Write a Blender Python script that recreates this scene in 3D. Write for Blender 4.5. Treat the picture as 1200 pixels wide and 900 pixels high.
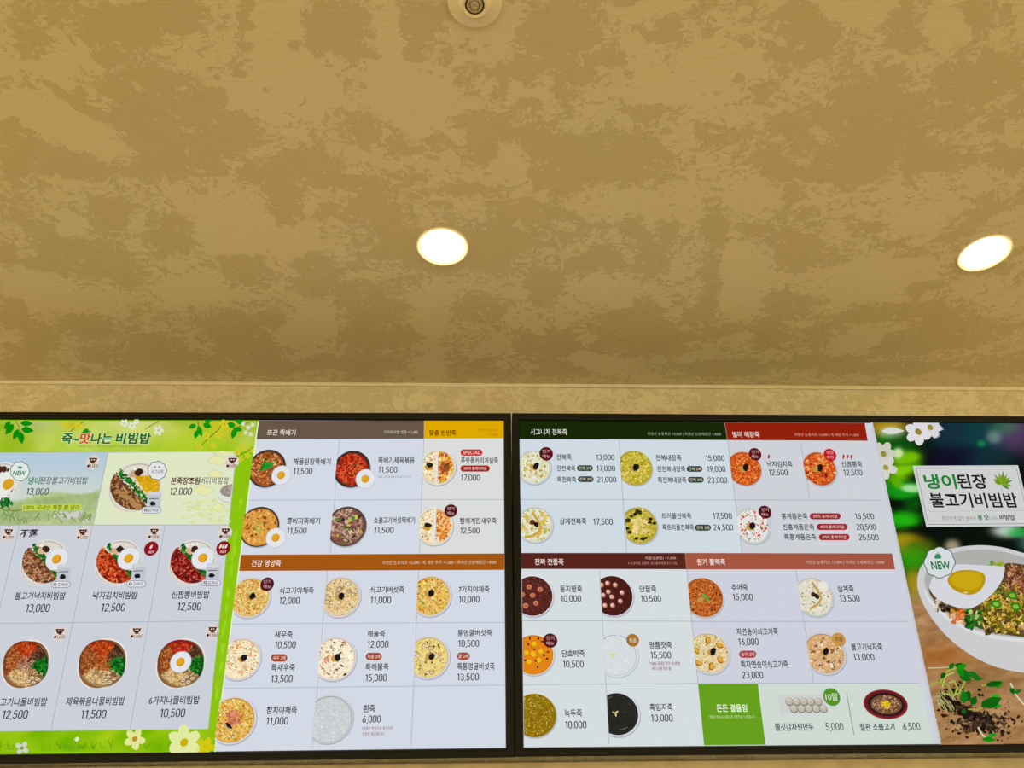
# -*- coding: utf-8 -*-
import bpy, bmesh, math, random
import numpy as np
from mathutils import Matrix, Vector

for _o in list(bpy.data.objects):
    bpy.data.objects.remove(_o, do_unlink=True)
SC = bpy.context.scene
COL = SC.collection
random.seed(7)
R = math.radians

# ------------------------------------------------------------------ camera, world, exposure
TILT = R(11.3)                         # the screens lean forward over the counter
F = 900.0                              # focal length in pixels of a 1200 px wide frame
EYE = Vector((0, 0, 1.60))
CEIL_Z = 2.552
WALL_Y = 1.33
SCREEN_D = 1.282

def rx(a): return Matrix.Rotation(a, 3, 'X')
def rz(a): return Matrix.Rotation(a, 3, 'Z')
BASE = Matrix(((1, 0, 0), (0, 0, -1), (0, 1, 0)))
CAM = rx(TILT) @ rz(R(-2.122)) @ rx(R(24.317)) @ BASE @ rz(R(-0.497))
cam_d = bpy.data.cameras.new('camera')
cam_d.sensor_width = 36.0
cam_d.lens = 36.0 * F / 1200.0
cam_d.clip_start = 0.02
cam_o = bpy.data.objects.new('camera', cam_d)
COL.objects.link(cam_o)
cam_o.matrix_world = Matrix.Translation(EYE) @ CAM.to_4x4()
SC.camera = cam_o

W = bpy.data.worlds.new('room_glow')
SC.world = W
W.use_nodes = True
_bg = W.node_tree.nodes['Background']
_bg.inputs['Color'].default_value = (1.0, 0.87, 0.54, 1)
_bg.inputs['Strength'].default_value = 2.0
LAMP_STRENGTH = 34.0
SC.view_settings.view_transform = 'Standard'
SC.view_settings.look = 'None'
SC.view_settings.exposure = 0.0
SC.view_settings.gamma = 1.0
SC.view_settings.use_curve_mapping = False

# ------------------------------------------------------------------ helpers
def lin(c):
    out = []
    for v in c[:3]:
        v = max(0.0, min(1.0, v / 255.0))
        out.append(v / 12.92 if v <= 0.04045 else ((v + 0.055) / 1.055) ** 2.4)
    return tuple(out) + (1.0,)

def link(name, me, parent=None, mats=(), label=None):
    o = bpy.data.objects.new(name, me)
    COL.objects.link(o)
    for m in mats:
        me.materials.append(m)
    if parent is not None:
        o.parent = parent
    if label:
        o['label'] = label
    return o

def structure(o):
    o['kind'] = 'structure'
    return o

def thing(name, label, cat, mat, group=None):
    o = bpy.data.objects.new(name, None)
    o.empty_display_size = 0.05
    COL.objects.link(o)
    o.matrix_world = mat
    o['label'] = label
    o['category'] = cat
    if group:
        o['group'] = group
    return o

def principled(name, col, rough=0.5, metal=0.0, spec=0.5):
    m = bpy.data.materials.new(name)
    m.use_nodes = True
    b = m.node_tree.nodes['Principled BSDF']
    b.inputs['Base Color'].default_value = (*col[:3], 1)
    b.inputs['Roughness'].default_value = rough
    b.inputs['Metallic'].default_value = metal
    b.inputs['Specular IOR Level'].default_value = spec
    return m

def speckled(name, c0, c1, scale, rough, metal=0.0, bump=0.1):
    m = principled(name, c0, rough, metal)
    nt = m.node_tree
    b = nt.nodes['Principled BSDF']
    tc = nt.nodes.new('ShaderNodeTexCoord')
    n = nt.nodes.new('ShaderNodeTexNoise')
    n.inputs['Scale'].default_value = scale
    n.inputs['Detail'].default_value = 5
    r = nt.nodes.new('ShaderNodeValToRGB')
    r.color_ramp.elements[0].color = (*c0[:3], 1)
    r.color_ramp.elements[1].color = (*c1[:3], 1)
    r.color_ramp.elements[0].position = 0.35
    r.color_ramp.elements[1].position = 0.65
    bp = nt.nodes.new('ShaderNodeBump')
    bp.inputs['Strength'].default_value = bump
    bp.inputs['Distance'].default_value = 0.001
    nt.links.new(tc.outputs['Object'], n.inputs['Vector'])
    nt.links.new(n.outputs['Fac'], r.inputs['Fac'])
    nt.links.new(r.outputs['Color'], b.inputs['Base Color'])
    nt.links.new(n.outputs['Fac'], bp.inputs['Height'])
    nt.links.new(bp.outputs['Normal'], b.inputs['Normal'])
    return m

def add_box(bm, x0, x1, y0, y1, z0, z1):
    v = [bm.verts.new((x, y, z)) for x in (x0, x1) for y in (y0, y1) for z in (z0, z1)]
    for f in ((0, 1, 3, 2), (4, 6, 7, 5), (0, 4, 5, 1), (2, 3, 7, 6), (0, 2, 6, 4), (1, 5, 7, 3)):
        bm.faces.new([v[i] for i in f])

def bm_mesh(bm, name, bevel=0.0, seg=2, smooth=False):
    bmesh.ops.recalc_face_normals(bm, faces=bm.faces[:])
    if bevel:
        bmesh.ops.bevel(bm, geom=bm.edges[:], offset=bevel, segments=seg, affect='EDGES', profile=0.6)
    me = bpy.data.meshes.new(name)
    bm.to_mesh(me)
    bm.free()
    if smooth:
        me.polygons.foreach_set('use_smooth', [True] * len(me.polygons))
    return me

def lathe(name, prof, seg=72, smooth=True):
    """profile of (radius, z) swept round the z axis"""
    bm = bmesh.new()
    rings = []
    for r, z in prof:
        if r < 1e-6:
            rings.append([bm.verts.new((0, 0, z))])
        else:
            rings.append([bm.verts.new((r * math.cos(2 * math.pi * k / seg), r * math.sin(2 * math.pi * k / seg), z)) for k in range(seg)])
    for a, b in zip(rings, rings[1:]):
        for k in range(seg):
            q = [a[k % len(a)], a[(k + 1) % len(a)], b[(k + 1) % len(b)], b[k % len(b)]]
            u = []
            for x in q:
                if x not in u:
                    u.append(x)
            if len(u) > 2:
                bm.faces.new(u)
    return bm_mesh(bm, name, smooth=smooth)

def ray(x, y):
    return CAM @ Vector(((x - 600) / F, (450 - y) / F, -1.0))

def on_ceiling(x, y):
    d = ray(x, y)
    return EYE + d * ((CEIL_Z - EYE.z) / d.z)

def on_wall(x, y, yy):
    d = ray(x, y)
    return EYE + d * (yy / d.y)

def to_px(p):
    c = CAM.transposed() @ (p - EYE)
    return 600 - F * c.x / c.z, 450 + F * c.y / c.z

# ------------------------------------------------------------------ the plaster room
# darker bare patches and paler skimmed patches of the stucco: x, y, half width, half height, turn, weight
PATCH = """38 48 20 16 0 1;60 10 60 16 0 .6;110 35 20 14 0 .8;150 30 22 20 0 .7;172 22 20 30 0 .8;205 15 32 18 0 .9;215 33 18 6 0 1
125 65 16 13 0 .8;165 82 26 14 20 .6;195 93 20 12 10 .9;130 100 18 10 0 .8;220 118 42 12 0 .9;255 150 42 24 0 1.1;180 138 36 26 35 1;220 165 58 22 0 1.1
70 108 26 5 35 1;100 128 26 6 30 1;95 107 7 10 -20 .8;288 8 8 20 10 1;292 30 8 6 0 1;285 78 13 10 30 1;258 110 10 7 0 1;310 103 16 4 20 1;345 53 7 6 0 1;288 54 10 6 0 .9
380 28 25 30 0 1;415 35 18 32 0 .9;10 150 10 14 20 1;20 182 20 26 10 .9;75 190 32 14 0 .9;100 203 32 10 0 .9;170 195 20 16 0 .8;215 192 36 12 0 .8;250 198 20 15 0 .8;348 202 42 22 -10 1
495 22 32 22 0 1;485 62 10 12 0 .8;540 62 22 10 20 .6;525 72 15 8 0 .6;652 40 44 38 0 .8;610 82 26 8 0 .9;680 92 20 12 0 .8;662 106 18 16 0 .8;715 70 20 8 0 .8;735 4 12 6 0 .9
785 28 14 14 0 .8;770 42 18 6 0 .7;570 138 42 8 0 .8;550 146 30 9 0 .7;600 155 32 6 0 .8;565 175 18 24 0 .9;620 178 14 18 0 .8;690 190 50 26 0 .9;685 170 50 10 0 .7;755 130 22 8 0 .7;740 180 36 24 0 .8;650 206 30 15 0 .8
430 150 15 20 0 .7;470 178 26 11 0 .7;510 170 15 15 0 .6;480 205 20 8 0 .6;420 216 30 10 0 .7;545 222 26 6 0 .8;625 118 10 6 0 .8;500 100 16 3 -10 .6
945 30 40 28 0 1;1055 24 20 32 0 1;1065 46 18 8 0 .8;912 62 16 8 0 .7;932 75 22 10 -15 .7;890 108 12 8 -30 .8;1045 86 15 8 20 .8;1030 135 46 32 0 1.4;1042 165 38 14 0 1;1010 110 16 5 20 .8
925 150 24 10 0 .8;975 138 20 14 0 .9;935 187 38 22 -10 1;1000 195 60 18 0 1;1100 186 42 14 0 .8;1130 80 36 28 0 1.4;1150 108 20 10 0 .9;1145 12 20 18 0 1;1180 18 7 18 10 .9
1185 90 14 15 0 .9;1112 136 16 10 0 .9;1165 142 14 15 0 .7;1192 125 10 15 0 .8;1180 186 24 10 0 .9;850 160 34 10 0 .7;830 150 20 8 0 .6;830 40 10 8 0 .7;820 10 22 7 -30 .7;868 92 8 8 0 .6
40 260 40 14 25 .8;130 255 30 20 0 .8;200 275 32 22 0 .9;112 300 34 22 0 .9;150 322 26 12 20 .8;65 288 20 10 0 .7;62 310 30 8 0 .7;8 300 12 16 0 .8;282 312 30 18 0 .8;372 322 26 24 0 1;335 246 20 18 0 .9;382 250 12 14 0 .7
104 383 26 14 10 1;76 384 8 8 0 .8;180 408 30 20 0 .9;200 426 60 14 0 .9;272 386 34 16 20 1;322 376 20 9 0 1;290 408 36 18 10 1;310 430 40 9 0 1;372 425 20 7 -10 1;20 372 24 14 20 .8;48 400 16 22 30 .8;18 430 26 14 0 .8;110 416 18 8 10 .8
440 246 40 20 0 .8;470 290 28 20 0 .8;570 302 52 24 0 .8;620 278 50 12 0 .7;590 250 14 15 0 .7;620 252 10 18 0 .8;645 250 12 13 0 .7;682 310 15 12 0 .8;710 303 20 15 0 .8;740 262 14 16 0 .8;762 305 20 20 0 .9;782 272 12 14 0 .7
440 366 32 20 0 .8;450 396 42 15 0 .9;560 362 40 15 0 .8;640 340 20 18 0 .9;642 402 36 16 0 .9;722 382 26 15 0 .9;755 370 18 16 0 1;764 396 44 15 0 .9;430 430 34 12 0 1;548 432 26 10 0 1;660 432 26 10 0 .9;720 408 32 9 0 .8;420 340 26 10 0 .8
955 305 38 20 0 .9;900 275 30 15 0 .7;840 265 14 22 0 .8;835 328 12 20 0 .9;820 368 18 12 0 .9;925 360 26 14 0 1;845 386 22 8 -15 .8;900 392 24 18 0 .8;970 392 26 14 0 .8;1010 372 20 8 0 .8;1060 366 42 11 0 .9;1100 372 30 14 0 .8;1060 402 60 12 -10 .9
970 426 42 9 0 .9;850 432 52 9 0 1;1062 432 60 9 0 .9;1150 390 42 12 -10 .8;1090 335 14 5 0 .7;1068 338 10 7 0 .8;1025 266 12 4 0 .8;1050 285 14 4 -30 .8;1118 266 34 12 -20 .7;1160 240 26 12 -30 .7;1170 312 16 9 0 .7;930 250 26 10 0 .6;1180 430 40 12 0 .7
1005 4 42 22 0 -1.6;1112 55 24 36 0 -1;845 70 36 24 0 -.7;270 268 42 28 0 -1.2;342 285 30 14 0 -1;90 268 18 10 0 -.7;160 265 10 12 0 -.8;60 345 46 14 15 -.9;360 382 30 18 0 -.9;510 355 22 20 0 -1;500 386 14 14 0 -.9;510 430 15 12 0 -.9
690 422 30 7 0 -.8;712 340 30 14 0 -.9;870 330 22 38 0 -1.2;1010 328 60 22 0 -1;1000 402 28 14 0 -1;1080 262 40 15 0 -.8;1108 440 24 5 0 -1;320 100 60 40 0 -.8;480 120 60 30 20 -.7;330 30 30 30 0 -.8;600 190 20 18 0 -1;700 130 20 6 0 -.5
60 80 20 12 0 -.5;40 125 50 16 0 -.9;100 160 50 16 20 -.7;770 245 50 15 0 -.6;880 240 30 10 0 -.4;620 110 30 6 0 -.6;580 30 26 30 0 -.6;460 40 10 40 0 -.9;740 20 30 14 0 -.6;790 110 40 14 0 -.5;690 395 10 4 0 -.7;632 388 8 6 0 -1;230 345 50 12 0 -.6"""

def plaster_material(name, light, dark, patches):
    m = bpy.data.materials.new(name)
    m.use_nodes = True
    nt = m.node_tree
    N, L = nt.nodes, nt.links
    b = N['Principled BSDF']
    b.inputs['Roughness'].default_value = 0.62
    b.inputs['Specular IOR Level'].default_value = 0.25
    tc = N.new('ShaderNodeTexCoord')
    mp = N.new('ShaderNodeMapping')
    mp.inputs['Scale'].default_value = (1.0, 1.25, 1.25)
    L.new(tc.outputs['Object'], mp.inputs['Vector'])
    def noise(scale, detail, rough, dist):
        n = N.new('ShaderNodeTexNoise')
        n.inputs['Scale'].default_value = scale
        n.inputs['Detail'].default_value = detail
        n.inputs['Roughness'].default_value = rough
        n.inputs['Distortion'].default_value = dist
        L.new(mp.outputs['Vector'], n.inputs['Vector'])
        return n.outputs['Fac']
    def mth(op, a, c):
        x = N.new('ShaderNodeMath')
        x.operation = op
        for i, v in enumerate((a, c)):
            if isinstance(v, (int, float)):
                x.inputs[i].default_value = v
            else:
                L.new(v, x.inputs[i])
        return x.outputs[0]
    big = noise(11.0, 6.0, 0.68, 0.6)
    mid = noise(34.0, 6.0, 0.70, 1.1)
    small = noise(85.0, 5.0, 0.72, 0.9)
    fine = noise(210.0, 3.0, 0.7, 0.3)
    s = mth('MULTIPLY', mth('SUBTRACT', big, 0.5), 1.3)
    s = mth('ADD', s, mth('MULTIPLY', mth('SUBTRACT', mid, 0.5), 2.2))
    s = mth('ADD', s, mth('MULTIPLY', mth('SUBTRACT', small, 0.5), 1.3))
    s = mth('ADD', s, mth('MULTIPLY', mth('SUBTRACT', fine, 0.5), 0.5))
    if patches:
        at = N.new('ShaderNodeAttribute')
        at.attribute_name = 'patch'
        s = mth('ADD', s, at.outputs['Fac'])
    ramp = N.new('ShaderNodeMapRange')
    ramp.inputs['From Min'].default_value = -0.014
    ramp.inputs['From Max'].default_value = 0.014
    L.new(s, ramp.inputs['Value'])
    # crumbs of skim coat left standing on the bare patches
    crumb = N.new('ShaderNodeMapRange')
    crumb.inputs['From Min'].default_value = 0.60
    crumb.inputs['From Max'].default_value = 0.66
    L.new(noise(300.0, 2.0, 0.6, 0.0), crumb.inputs['Value'])
    mask = mth('MULTIPLY', ramp.outputs['Result'], mth('SUBTRACT', 1.0, crumb.outputs['Result']))
    mix = N.new('ShaderNodeMix')
    mix.data_type = 'RGBA'
    mix.inputs['A'].default_value = (*light, 1)
    mix.inputs['B'].default_value = (*dark, 1)
    L.new(mask, mix.inputs['Factor'])
    # slight hue drift of the trowelled lime
    drift = noise(2.2, 2.0, 0.5, 0.0)
    mx2 = N.new('ShaderNodeMix')
    mx2.data_type = 'RGBA'
    mx2.blend_type = 'MULTIPLY'
    mx2.inputs['Factor'].default_value = 0.5
    cr = N.new('ShaderNodeValToRGB')
    cr.color_ramp.elements[0].position = 0.3
    cr.color_ramp.elements[0].color = (0.94, 0.97, 0.86, 1)
    cr.color_ramp.elements[1].position = 0.7
    cr.color_ramp.elements[1].color = (1.0, 0.96, 0.94, 1)
    L.new(drift, cr.inputs['Fac'])
    L.new(mix.outputs['Result'], mx2.inputs['A'])
    L.new(cr.outputs['Color'], mx2.inputs['B'])
    L.new(mx2.outputs['Result'], b.inputs['Base Color'])
    # relief: skim coat stands proud of the bare patches, with fine trowel lines
    mp2 = N.new('ShaderNodeMapping')
    mp2.inputs['Scale'].default_value = (25.0, 320.0, 320.0)
    mp2.inputs['Rotation'].default_value = (0, 0, R(12))
    L.new(tc.outputs['Object'], mp2.inputs['Vector'])
    st = N.new('ShaderNodeTexNoise')
    st.inputs['Scale'].default_value = 1.0
    st.inputs['Detail'].default_value = 3
    L.new(mp2.outputs['Vector'], st.inputs['Vector'])
    h = mth('SUBTRACT', mth('MULTIPLY', st.outputs['Fac'], 0.8), mask)
    h = mth('ADD', h, mth('MULTIPLY', fine, 0.25))
    bp = N.new('ShaderNodeBump')
    bp.inputs['Strength'].default_value = 0.5
    bp.inputs['Distance'].default_value = 0.0014
    L.new(h, bp.inputs['Height'])
    L.new(bp.outputs['Normal'], b.inputs['Normal'])
    return m

PL_LIGHT = (0.66, 0.555, 0.345)
PL_DARK = (0.555, 0.447, 0.246)
M_CEIL = plaster_material('stucco_ceiling', PL_LIGHT, PL_DARK, True)
M_WALL = plaster_material('stucco_wall', PL_LIGHT, (0.56, 0.455, 0.262), False)
M_TRIM = speckled('plaster_trim', (0.72, 0.61, 0.40), (0.66, 0.55, 0.35), 60, 0.6)
M_LEDGE = speckled('ledge_board', (0.60, 0.45, 0.22), (0.48, 0.36, 0.17), 30, 0.55, 0, 0.2)
M_FLOOR = speckled('floor_tile', (0.50, 0.42, 0.30), (0.44, 0.36, 0.25), 3, 0.5)

X0, X1, YB = -4.2, 4.2, -3.2
def build_ceiling():
    nx, ny = 520, 260
    xs = np.concatenate(([X0], np.linspace(-1.35, 1.35, nx), [X1]))
    ys = np.concatenate(([YB], np.linspace(0.35, WALL_Y, ny)))
    gx, gy = np.meshgrid(xs, ys)
    # each patch becomes an ellipse lying on the ceiling itself
    field = np.full(gx.shape, -0.13)
    for row in PATCH.replace('\n', ';').split(';'):
        px, py, a, b, turn, w = (float(t) for t in row.split())
        c = on_ceiling(px, py)
        ex = on_ceiling(px + a * math.cos(R(turn)), py + a * math.sin(R(turn))) - c
        ey = on_ceiling(px - b * math.sin(R(turn)), py + b * math.cos(R(turn))) - c
        J = np.linalg.inv(np.array([[ex.x, ey.x], [ex.y, ey.y]]))
        dx, dy = gx - c.x, gy - c.y
        q = (J[0, 0] * dx + J[0, 1] * dy) ** 2 + (J[1, 0] * dx + J[1, 1] * dy) ** 2
        field += 0.58 * w * np.exp(-np.minimum(q ** 1.5, 40.0) * 0.75)
    field = np.clip(field, -0.55, 0.31)
    h, w_ = gx.shape
    co = np.stack([gx, gy, np.full(gx.shape, CEIL_Z)], -1).reshape(-1, 3)
    idx = np.arange(h * w_).reshape(h, w_)
    quads = np.stack([idx[:-1, :-1], idx[1:, :-1], idx[1:, 1:], idx[:-1, 1:]], -1).reshape(-1, 4)
    me = bpy.data.meshes.new('ceiling')
    me.from_pydata(co.tolist(), [], quads.tolist())
    at = me.attributes.new('patch', 'FLOAT', 'POINT')
    at.data.foreach_set('value', field.reshape(-1).astype(np.float32))
    me.update()
    structure(link('ceiling', me, None, [M_CEIL]))
build_ceiling()

def struct_box(name, mat, dims, bevel=0.0):
    bm = bmesh.new()
    add_box(bm, *dims)
    return structure(link(name, bm_mesh(bm, name, bevel), None, [mat]))

struct_box('wall_back', M_WALL, (X0, X1, WALL_Y, WALL_Y + 0.12, 0.0, CEIL_Z))
struct_box('floor', M_FLOOR, (X0, X1, YB, WALL_Y, -0.05, 0.0))
struct_box('trim_1', M_TRIM, (X0, X1, WALL_Y - 0.004, WALL_Y, CEIL_Z - 0.0085, CEIL_Z), 0.0012)
LEDGE_Y = WALL_Y - 0.018
lz = on_wall(600, 893.3, LEDGE_Y).z
struct_box('trim_2', M_LEDGE, (X0, X1, LEDGE_Y, WALL_Y, lz - 0.16, lz), 0.0015)

# ------------------------------------------------------------------ ceiling fittings
M_RING = principled('lamp_ring_white', (0.86, 0.74, 0.50), 0.4)
M_LENS = bpy.data.materials.new('lamp_lens')
M_LENS.use_nodes = True
_nt = M_LENS.node_tree
_nt.nodes.remove(_nt.nodes['Principled BSDF'])
_e = _nt.nodes.new('ShaderNodeEmission')
_e.inputs['Color'].default_value = (1.0, 0.80, 0.50, 1)
_e.inputs['Strength'].default_value = LAMP_STRENGTH
_nt.links.new(_e.outputs[0], _nt.nodes['Material Output'].inputs['Surface'])

def downlight(px, py, label):
    p = on_ceiling(px, py)
    t = thing('recessed_downlight', label, 'ceiling light', Matrix.Translation(p), 'round recessed downlights in the plaster ceiling')
    ring = lathe('trim_ring', [(0.0446, 0.0), (0.0446, -0.0014), (0.0438, -0.0020), (0.0425, -0.0020), (0.0405, -0.0012), (0.0370, -0.0004), (0.0352, -0.0002), (0.0352, 0.0)])
    link('trim_ring', ring, t, [M_RING], 'warm white trim ring')
    lens = lathe('diffuser', [(0.0352, -0.0002), (0.0345, -0.0016), (0.033, -0.0026), (0.026, -0.0035), (0.014, -0.0040), (0.0, -0.0041)])
    link('diffuser', lens, t, [M_LENS], 'glowing white diffuser')
downlight(518.7, 289.1, 'lit round downlight near the middle of the ceiling above the gap between screens')
downlight(1153.7, 296.8, 'lit round downlight at the right side of the ceiling above the flower picture')

M_SPR = principled('sprinkler_plate', (0.74, 0.62, 0.39), 0.45)
M_CUP = principled('sprinkler_cup', (0.10, 0.075, 0.04), 0.6)
M_BRASS = speckled('sprinkler_metal', (0.42, 0.34, 0.22), (0.62, 0.52, 0.36), 400, 0.35, 0.7)
def sprinkler():
    t = thing('fire_sprinkler', 'round cream fire sprinkler plate with metal head in the plaster ceiling', 'sprinkler', Matrix.Translation(on_ceiling(556.4, 2.0)))
    plate = lathe('cover_plate', [(0.0338, 0.0), (0.0340, -0.0016), (0.0328, -0.0034), (0.0290, -0.0042), (0.0205, -0.0046), (0.0188, -0.0062), (0.0168, -0.0098), (0.0150, -0.0110), (0.0128, -0.0104), (0.0120, -0.0080), (0.0118, -0.0010)])
    link('cover_plate', plate, t, [M_SPR])
    cup = lathe('recess_cup', [(0.0119, -0.0080), (0.0117, -0.0012), (0.0, -0.0010)])
    link('recess_cup', cup, t, [M_CUP], 'dark recess')
    head = lathe('sprinkler_head', [(0.0108, -0.0010), (0.0108, -0.0070), (0.0096, -0.0094), (0.0070, -0.0100), (0.0062, -0.0088), (0.0058, -0.0084), (0.0050, -0.0090), (0.0046, -0.0108), (0.0038, -0.0114), (0.0026, -0.0108), (0.0020, -0.0100), (0.0, -0.0104)], 48)
    link('sprinkler_head', head, t, [M_BRASS], 'worn metal head')
    bm = bmesh.new()
    for k in range(12):
        a = 2 * math.pi * k / 12
        c, s = math.cos(a), math.sin(a)
        q = []
        for rr, hw in ((0.0050, 0.0005), (0.0088, 0.0012)):
            for sg in (-1, 1):
                for z in (-0.0094, -0.0103):
                    q.append(bm.verts.new((rr * c - sg * hw * s, rr * s + sg * hw * c, z)))
        bmesh.ops.convex_hull(bm, input=q)
    link('deflector', bm_mesh(bm, 'deflector'), t, [M_BRASS])
sprinkler()

# ------------------------------------------------------------------ the menu screens
M_PIX = bpy.data.materials.new('lit_screen_picture')
M_PIX.use_nodes = True
_nt = M_PIX.node_tree
_nt.nodes.remove(_nt.nodes['Principled BSDF'])
_at = _nt.nodes.new('ShaderNodeAttribute')
_at.attribute_name = 'ink'
_e = _nt.nodes.new('ShaderNodeEmission')
_nt.links.new(_at.outputs['Color'], _e.inputs['Color'])
_nt.links.new(_e.outputs[0], _nt.nodes['Material Output'].inputs['Surface'])
M_FRAME = speckled('screen_frame_plastic', (0.0055, 0.0048, 0.0022), (0.0075, 0.006, 0.0028), 300, 0.5, 0, 0.05)
M_FRAME.node_tree.nodes['Principled BSDF'].inputs['Specular IOR Level'].default_value = 0.12
M_GLASS = principled('screen_black_glass', (0.004, 0.004, 0.004), 0.25)
M_BACK = principled('screen_back_metal', (0.02, 0.02, 0.02), 0.5)

_GLYPH = {}
def _arc(cx, cy, a, b, t0, t1, n=10):
    return [(cx + a * math.cos(R(t0 + (t1 - t0) * k / n)), cy + b * math.sin(R(t0 + (t1 - t0) * k / n))) for k in range(n + 1)]
_DIGIT = {  # narrow signage figures as centre lines: advance, strokes
    '0': (.53, [_arc(.23, .73, .175, .22, 0, 180) + _arc(.23, .27, .175, .22, 180, 360) + [(.405, .73)]]),
    '1': (.40, [[(.05, .80), (.22, .95), (.22, .0)]]),
    '2': (.52, [_arc(.225, .735, .17, .215, 172, -20) + [(.05, .05), (.42, .05)]]),
    '3': (.52, [_arc(.20, .745, .165, .205, 155, -90) + _arc(.205, .295, .185, .245, 90, -158)]),
    '4': (.54, [[(.29, .97), (.04, .27), (.46, .27)], [(.34, .48), (.34, .0)]]),
    '5': (.52, [[(.38, .95), (.10, .95), (.075, .53)] + _arc(.205, .325, .185, .275, 128, -158)]),
    '6': (.53, [_arc(.23, .30, .175, .25, 0, 360, 18), [(.32, .97), (.10, .50), (.06, .34)]]),
    '7': (.48, [[(.03, .95), (.41, .95), (.16, .0)]]),
    '8': (.53, [_arc(.23, .755, .15, .195, 0, 360, 16), _arc(.23, .29, .18, .24, 0, 360, 18)]),
    '9': (.53, [_arc(.23, .70, .175, .25, 0, 360, 18), [(.40, .66), (.36, .50), (.14, .03)]]),
    ',': (.20, [[(.09, .07), (.05, -.12)]])}
def figures(s):
    vs, fs, x = [], [], 0.0
    hw = .057
    for ch in s:
        adv, strokes = _DIGIT[ch]
        for st in strokes:
            for i, p in enumerate(st):
                if 0 < i < len(st) - 1:
                    b = len(vs)
                    vs += [(x + p[0] + hw * math.cos(k * math.pi / 4), p[1] + hw * math.sin(k * math.pi / 4)) for k in range(8)]
                    fs.append(tuple(range(b, b + 8)))
                if i:
                    q = st[i - 1]
                    dx, dy = p[0] - q[0], p[1] - q[1]
                    n = math.hypot(dx, dy) or 1
                    ox, oy = -dy / n * hw, dx / n * hw
                    b = len(vs)
                    vs += [(x + q[0] + ox, q[1] + oy), (x + q[0] - ox, q[1] - oy), (x + p[0] - ox, p[1] - oy), (x + p[0] + ox, p[1] + oy)]
                    fs.append((b, b + 1, b + 2, b + 3))
        x += adv
    return np.array(vs), fs
def text_mesh(s, off):
    """outline of a string as flat triangles and polygons"""
    if all(ch in '0123456789,' for ch in s):
        return figures(s)
    if (s, off) not in _GLYPH:
        c = bpy.data.curves.new('lettering', 'FONT')
        c.body = s
        c.resolution_u = 3
        c.offset = off
        o = bpy.data.objects.new('lettering', c)
        COL.objects.link(o)
        dg = bpy.context.evaluated_depsgraph_get()
        dg.update()
        me = o.evaluated_get(dg).to_mesh()
        vs = np.array([tuple(v.co)[:2] for v in me.vertices])
        fs = [tuple(p.vertices) for p in me.polygons]
        o.evaluated_get(dg).to_mesh_clear()
        bpy.data.objects.remove(o)
        bpy.data.curves.remove(c)
        _GLYPH[(s, off)] = (vs, fs)
    return _GLYPH[(s, off)]

STEP = 0.00012
class Screen:
    """one display: its frame of reference and the pixel-to-panel mapping"""
    def __init__(self, roll, label, corners):
        c, s = math.cos(roll), math.sin(roll)
        self.B = rx(TILT) @ Matrix(((c, 0, -s), (0, 1, 0), (s, 0, c)))
        n = rx(TILT) @ Vector((0, 1, 0))
        self.n = n
        self.org = EYE + n * SCREEN_D
        x0, x1, z0, z1 = corners(self)
        self.org = self.org + self.B @ Vector(((x0 + x1) / 2, 0, z0))
        self.w, self.h = x1 - x0, z1 - z0
        self.t = thing('menu_screen', label, 'menu screen', Matrix.Translation(self.org) @ self.B.to_4x4(), 'menu screens side by side on the wall')
    def uv(self, x, y):
        d = ray(x, y)
        k = SCREEN_D / d.dot(self.n)
        p = self.B.transposed() @ (EYE + d * k - self.org)
        return p.x, p.z
    def px(self, u, v):
        return to_px(self.org + self.B @ Vector((u, 0, v)))
    def radii(self, cx, cy, hw, hh):
        u, v = self.uv(cx, cy)
        e = 1e-3
        a = self.px(u + e, v)
        b = self.px(u, v + e)
        c = self.px(u, v)
        J = np.array([[a[0] - c[0], b[0] - c[0]], [a[1] - c[1], b[1] - c[1]]]) / e
        try:
            q = np.linalg.solve(J ** 2, np.array([hw ** 2, hh ** 2]))
        except np.linalg.LinAlgError:
            q = np.array([-1, -1])
        if q.min() <= 0:
            q = np.array([(hw / J[0, 0]) ** 2, (hh / J[1, 1]) ** 2])
        return math.sqrt(q[0]), math.sqrt(q[1])

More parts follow.
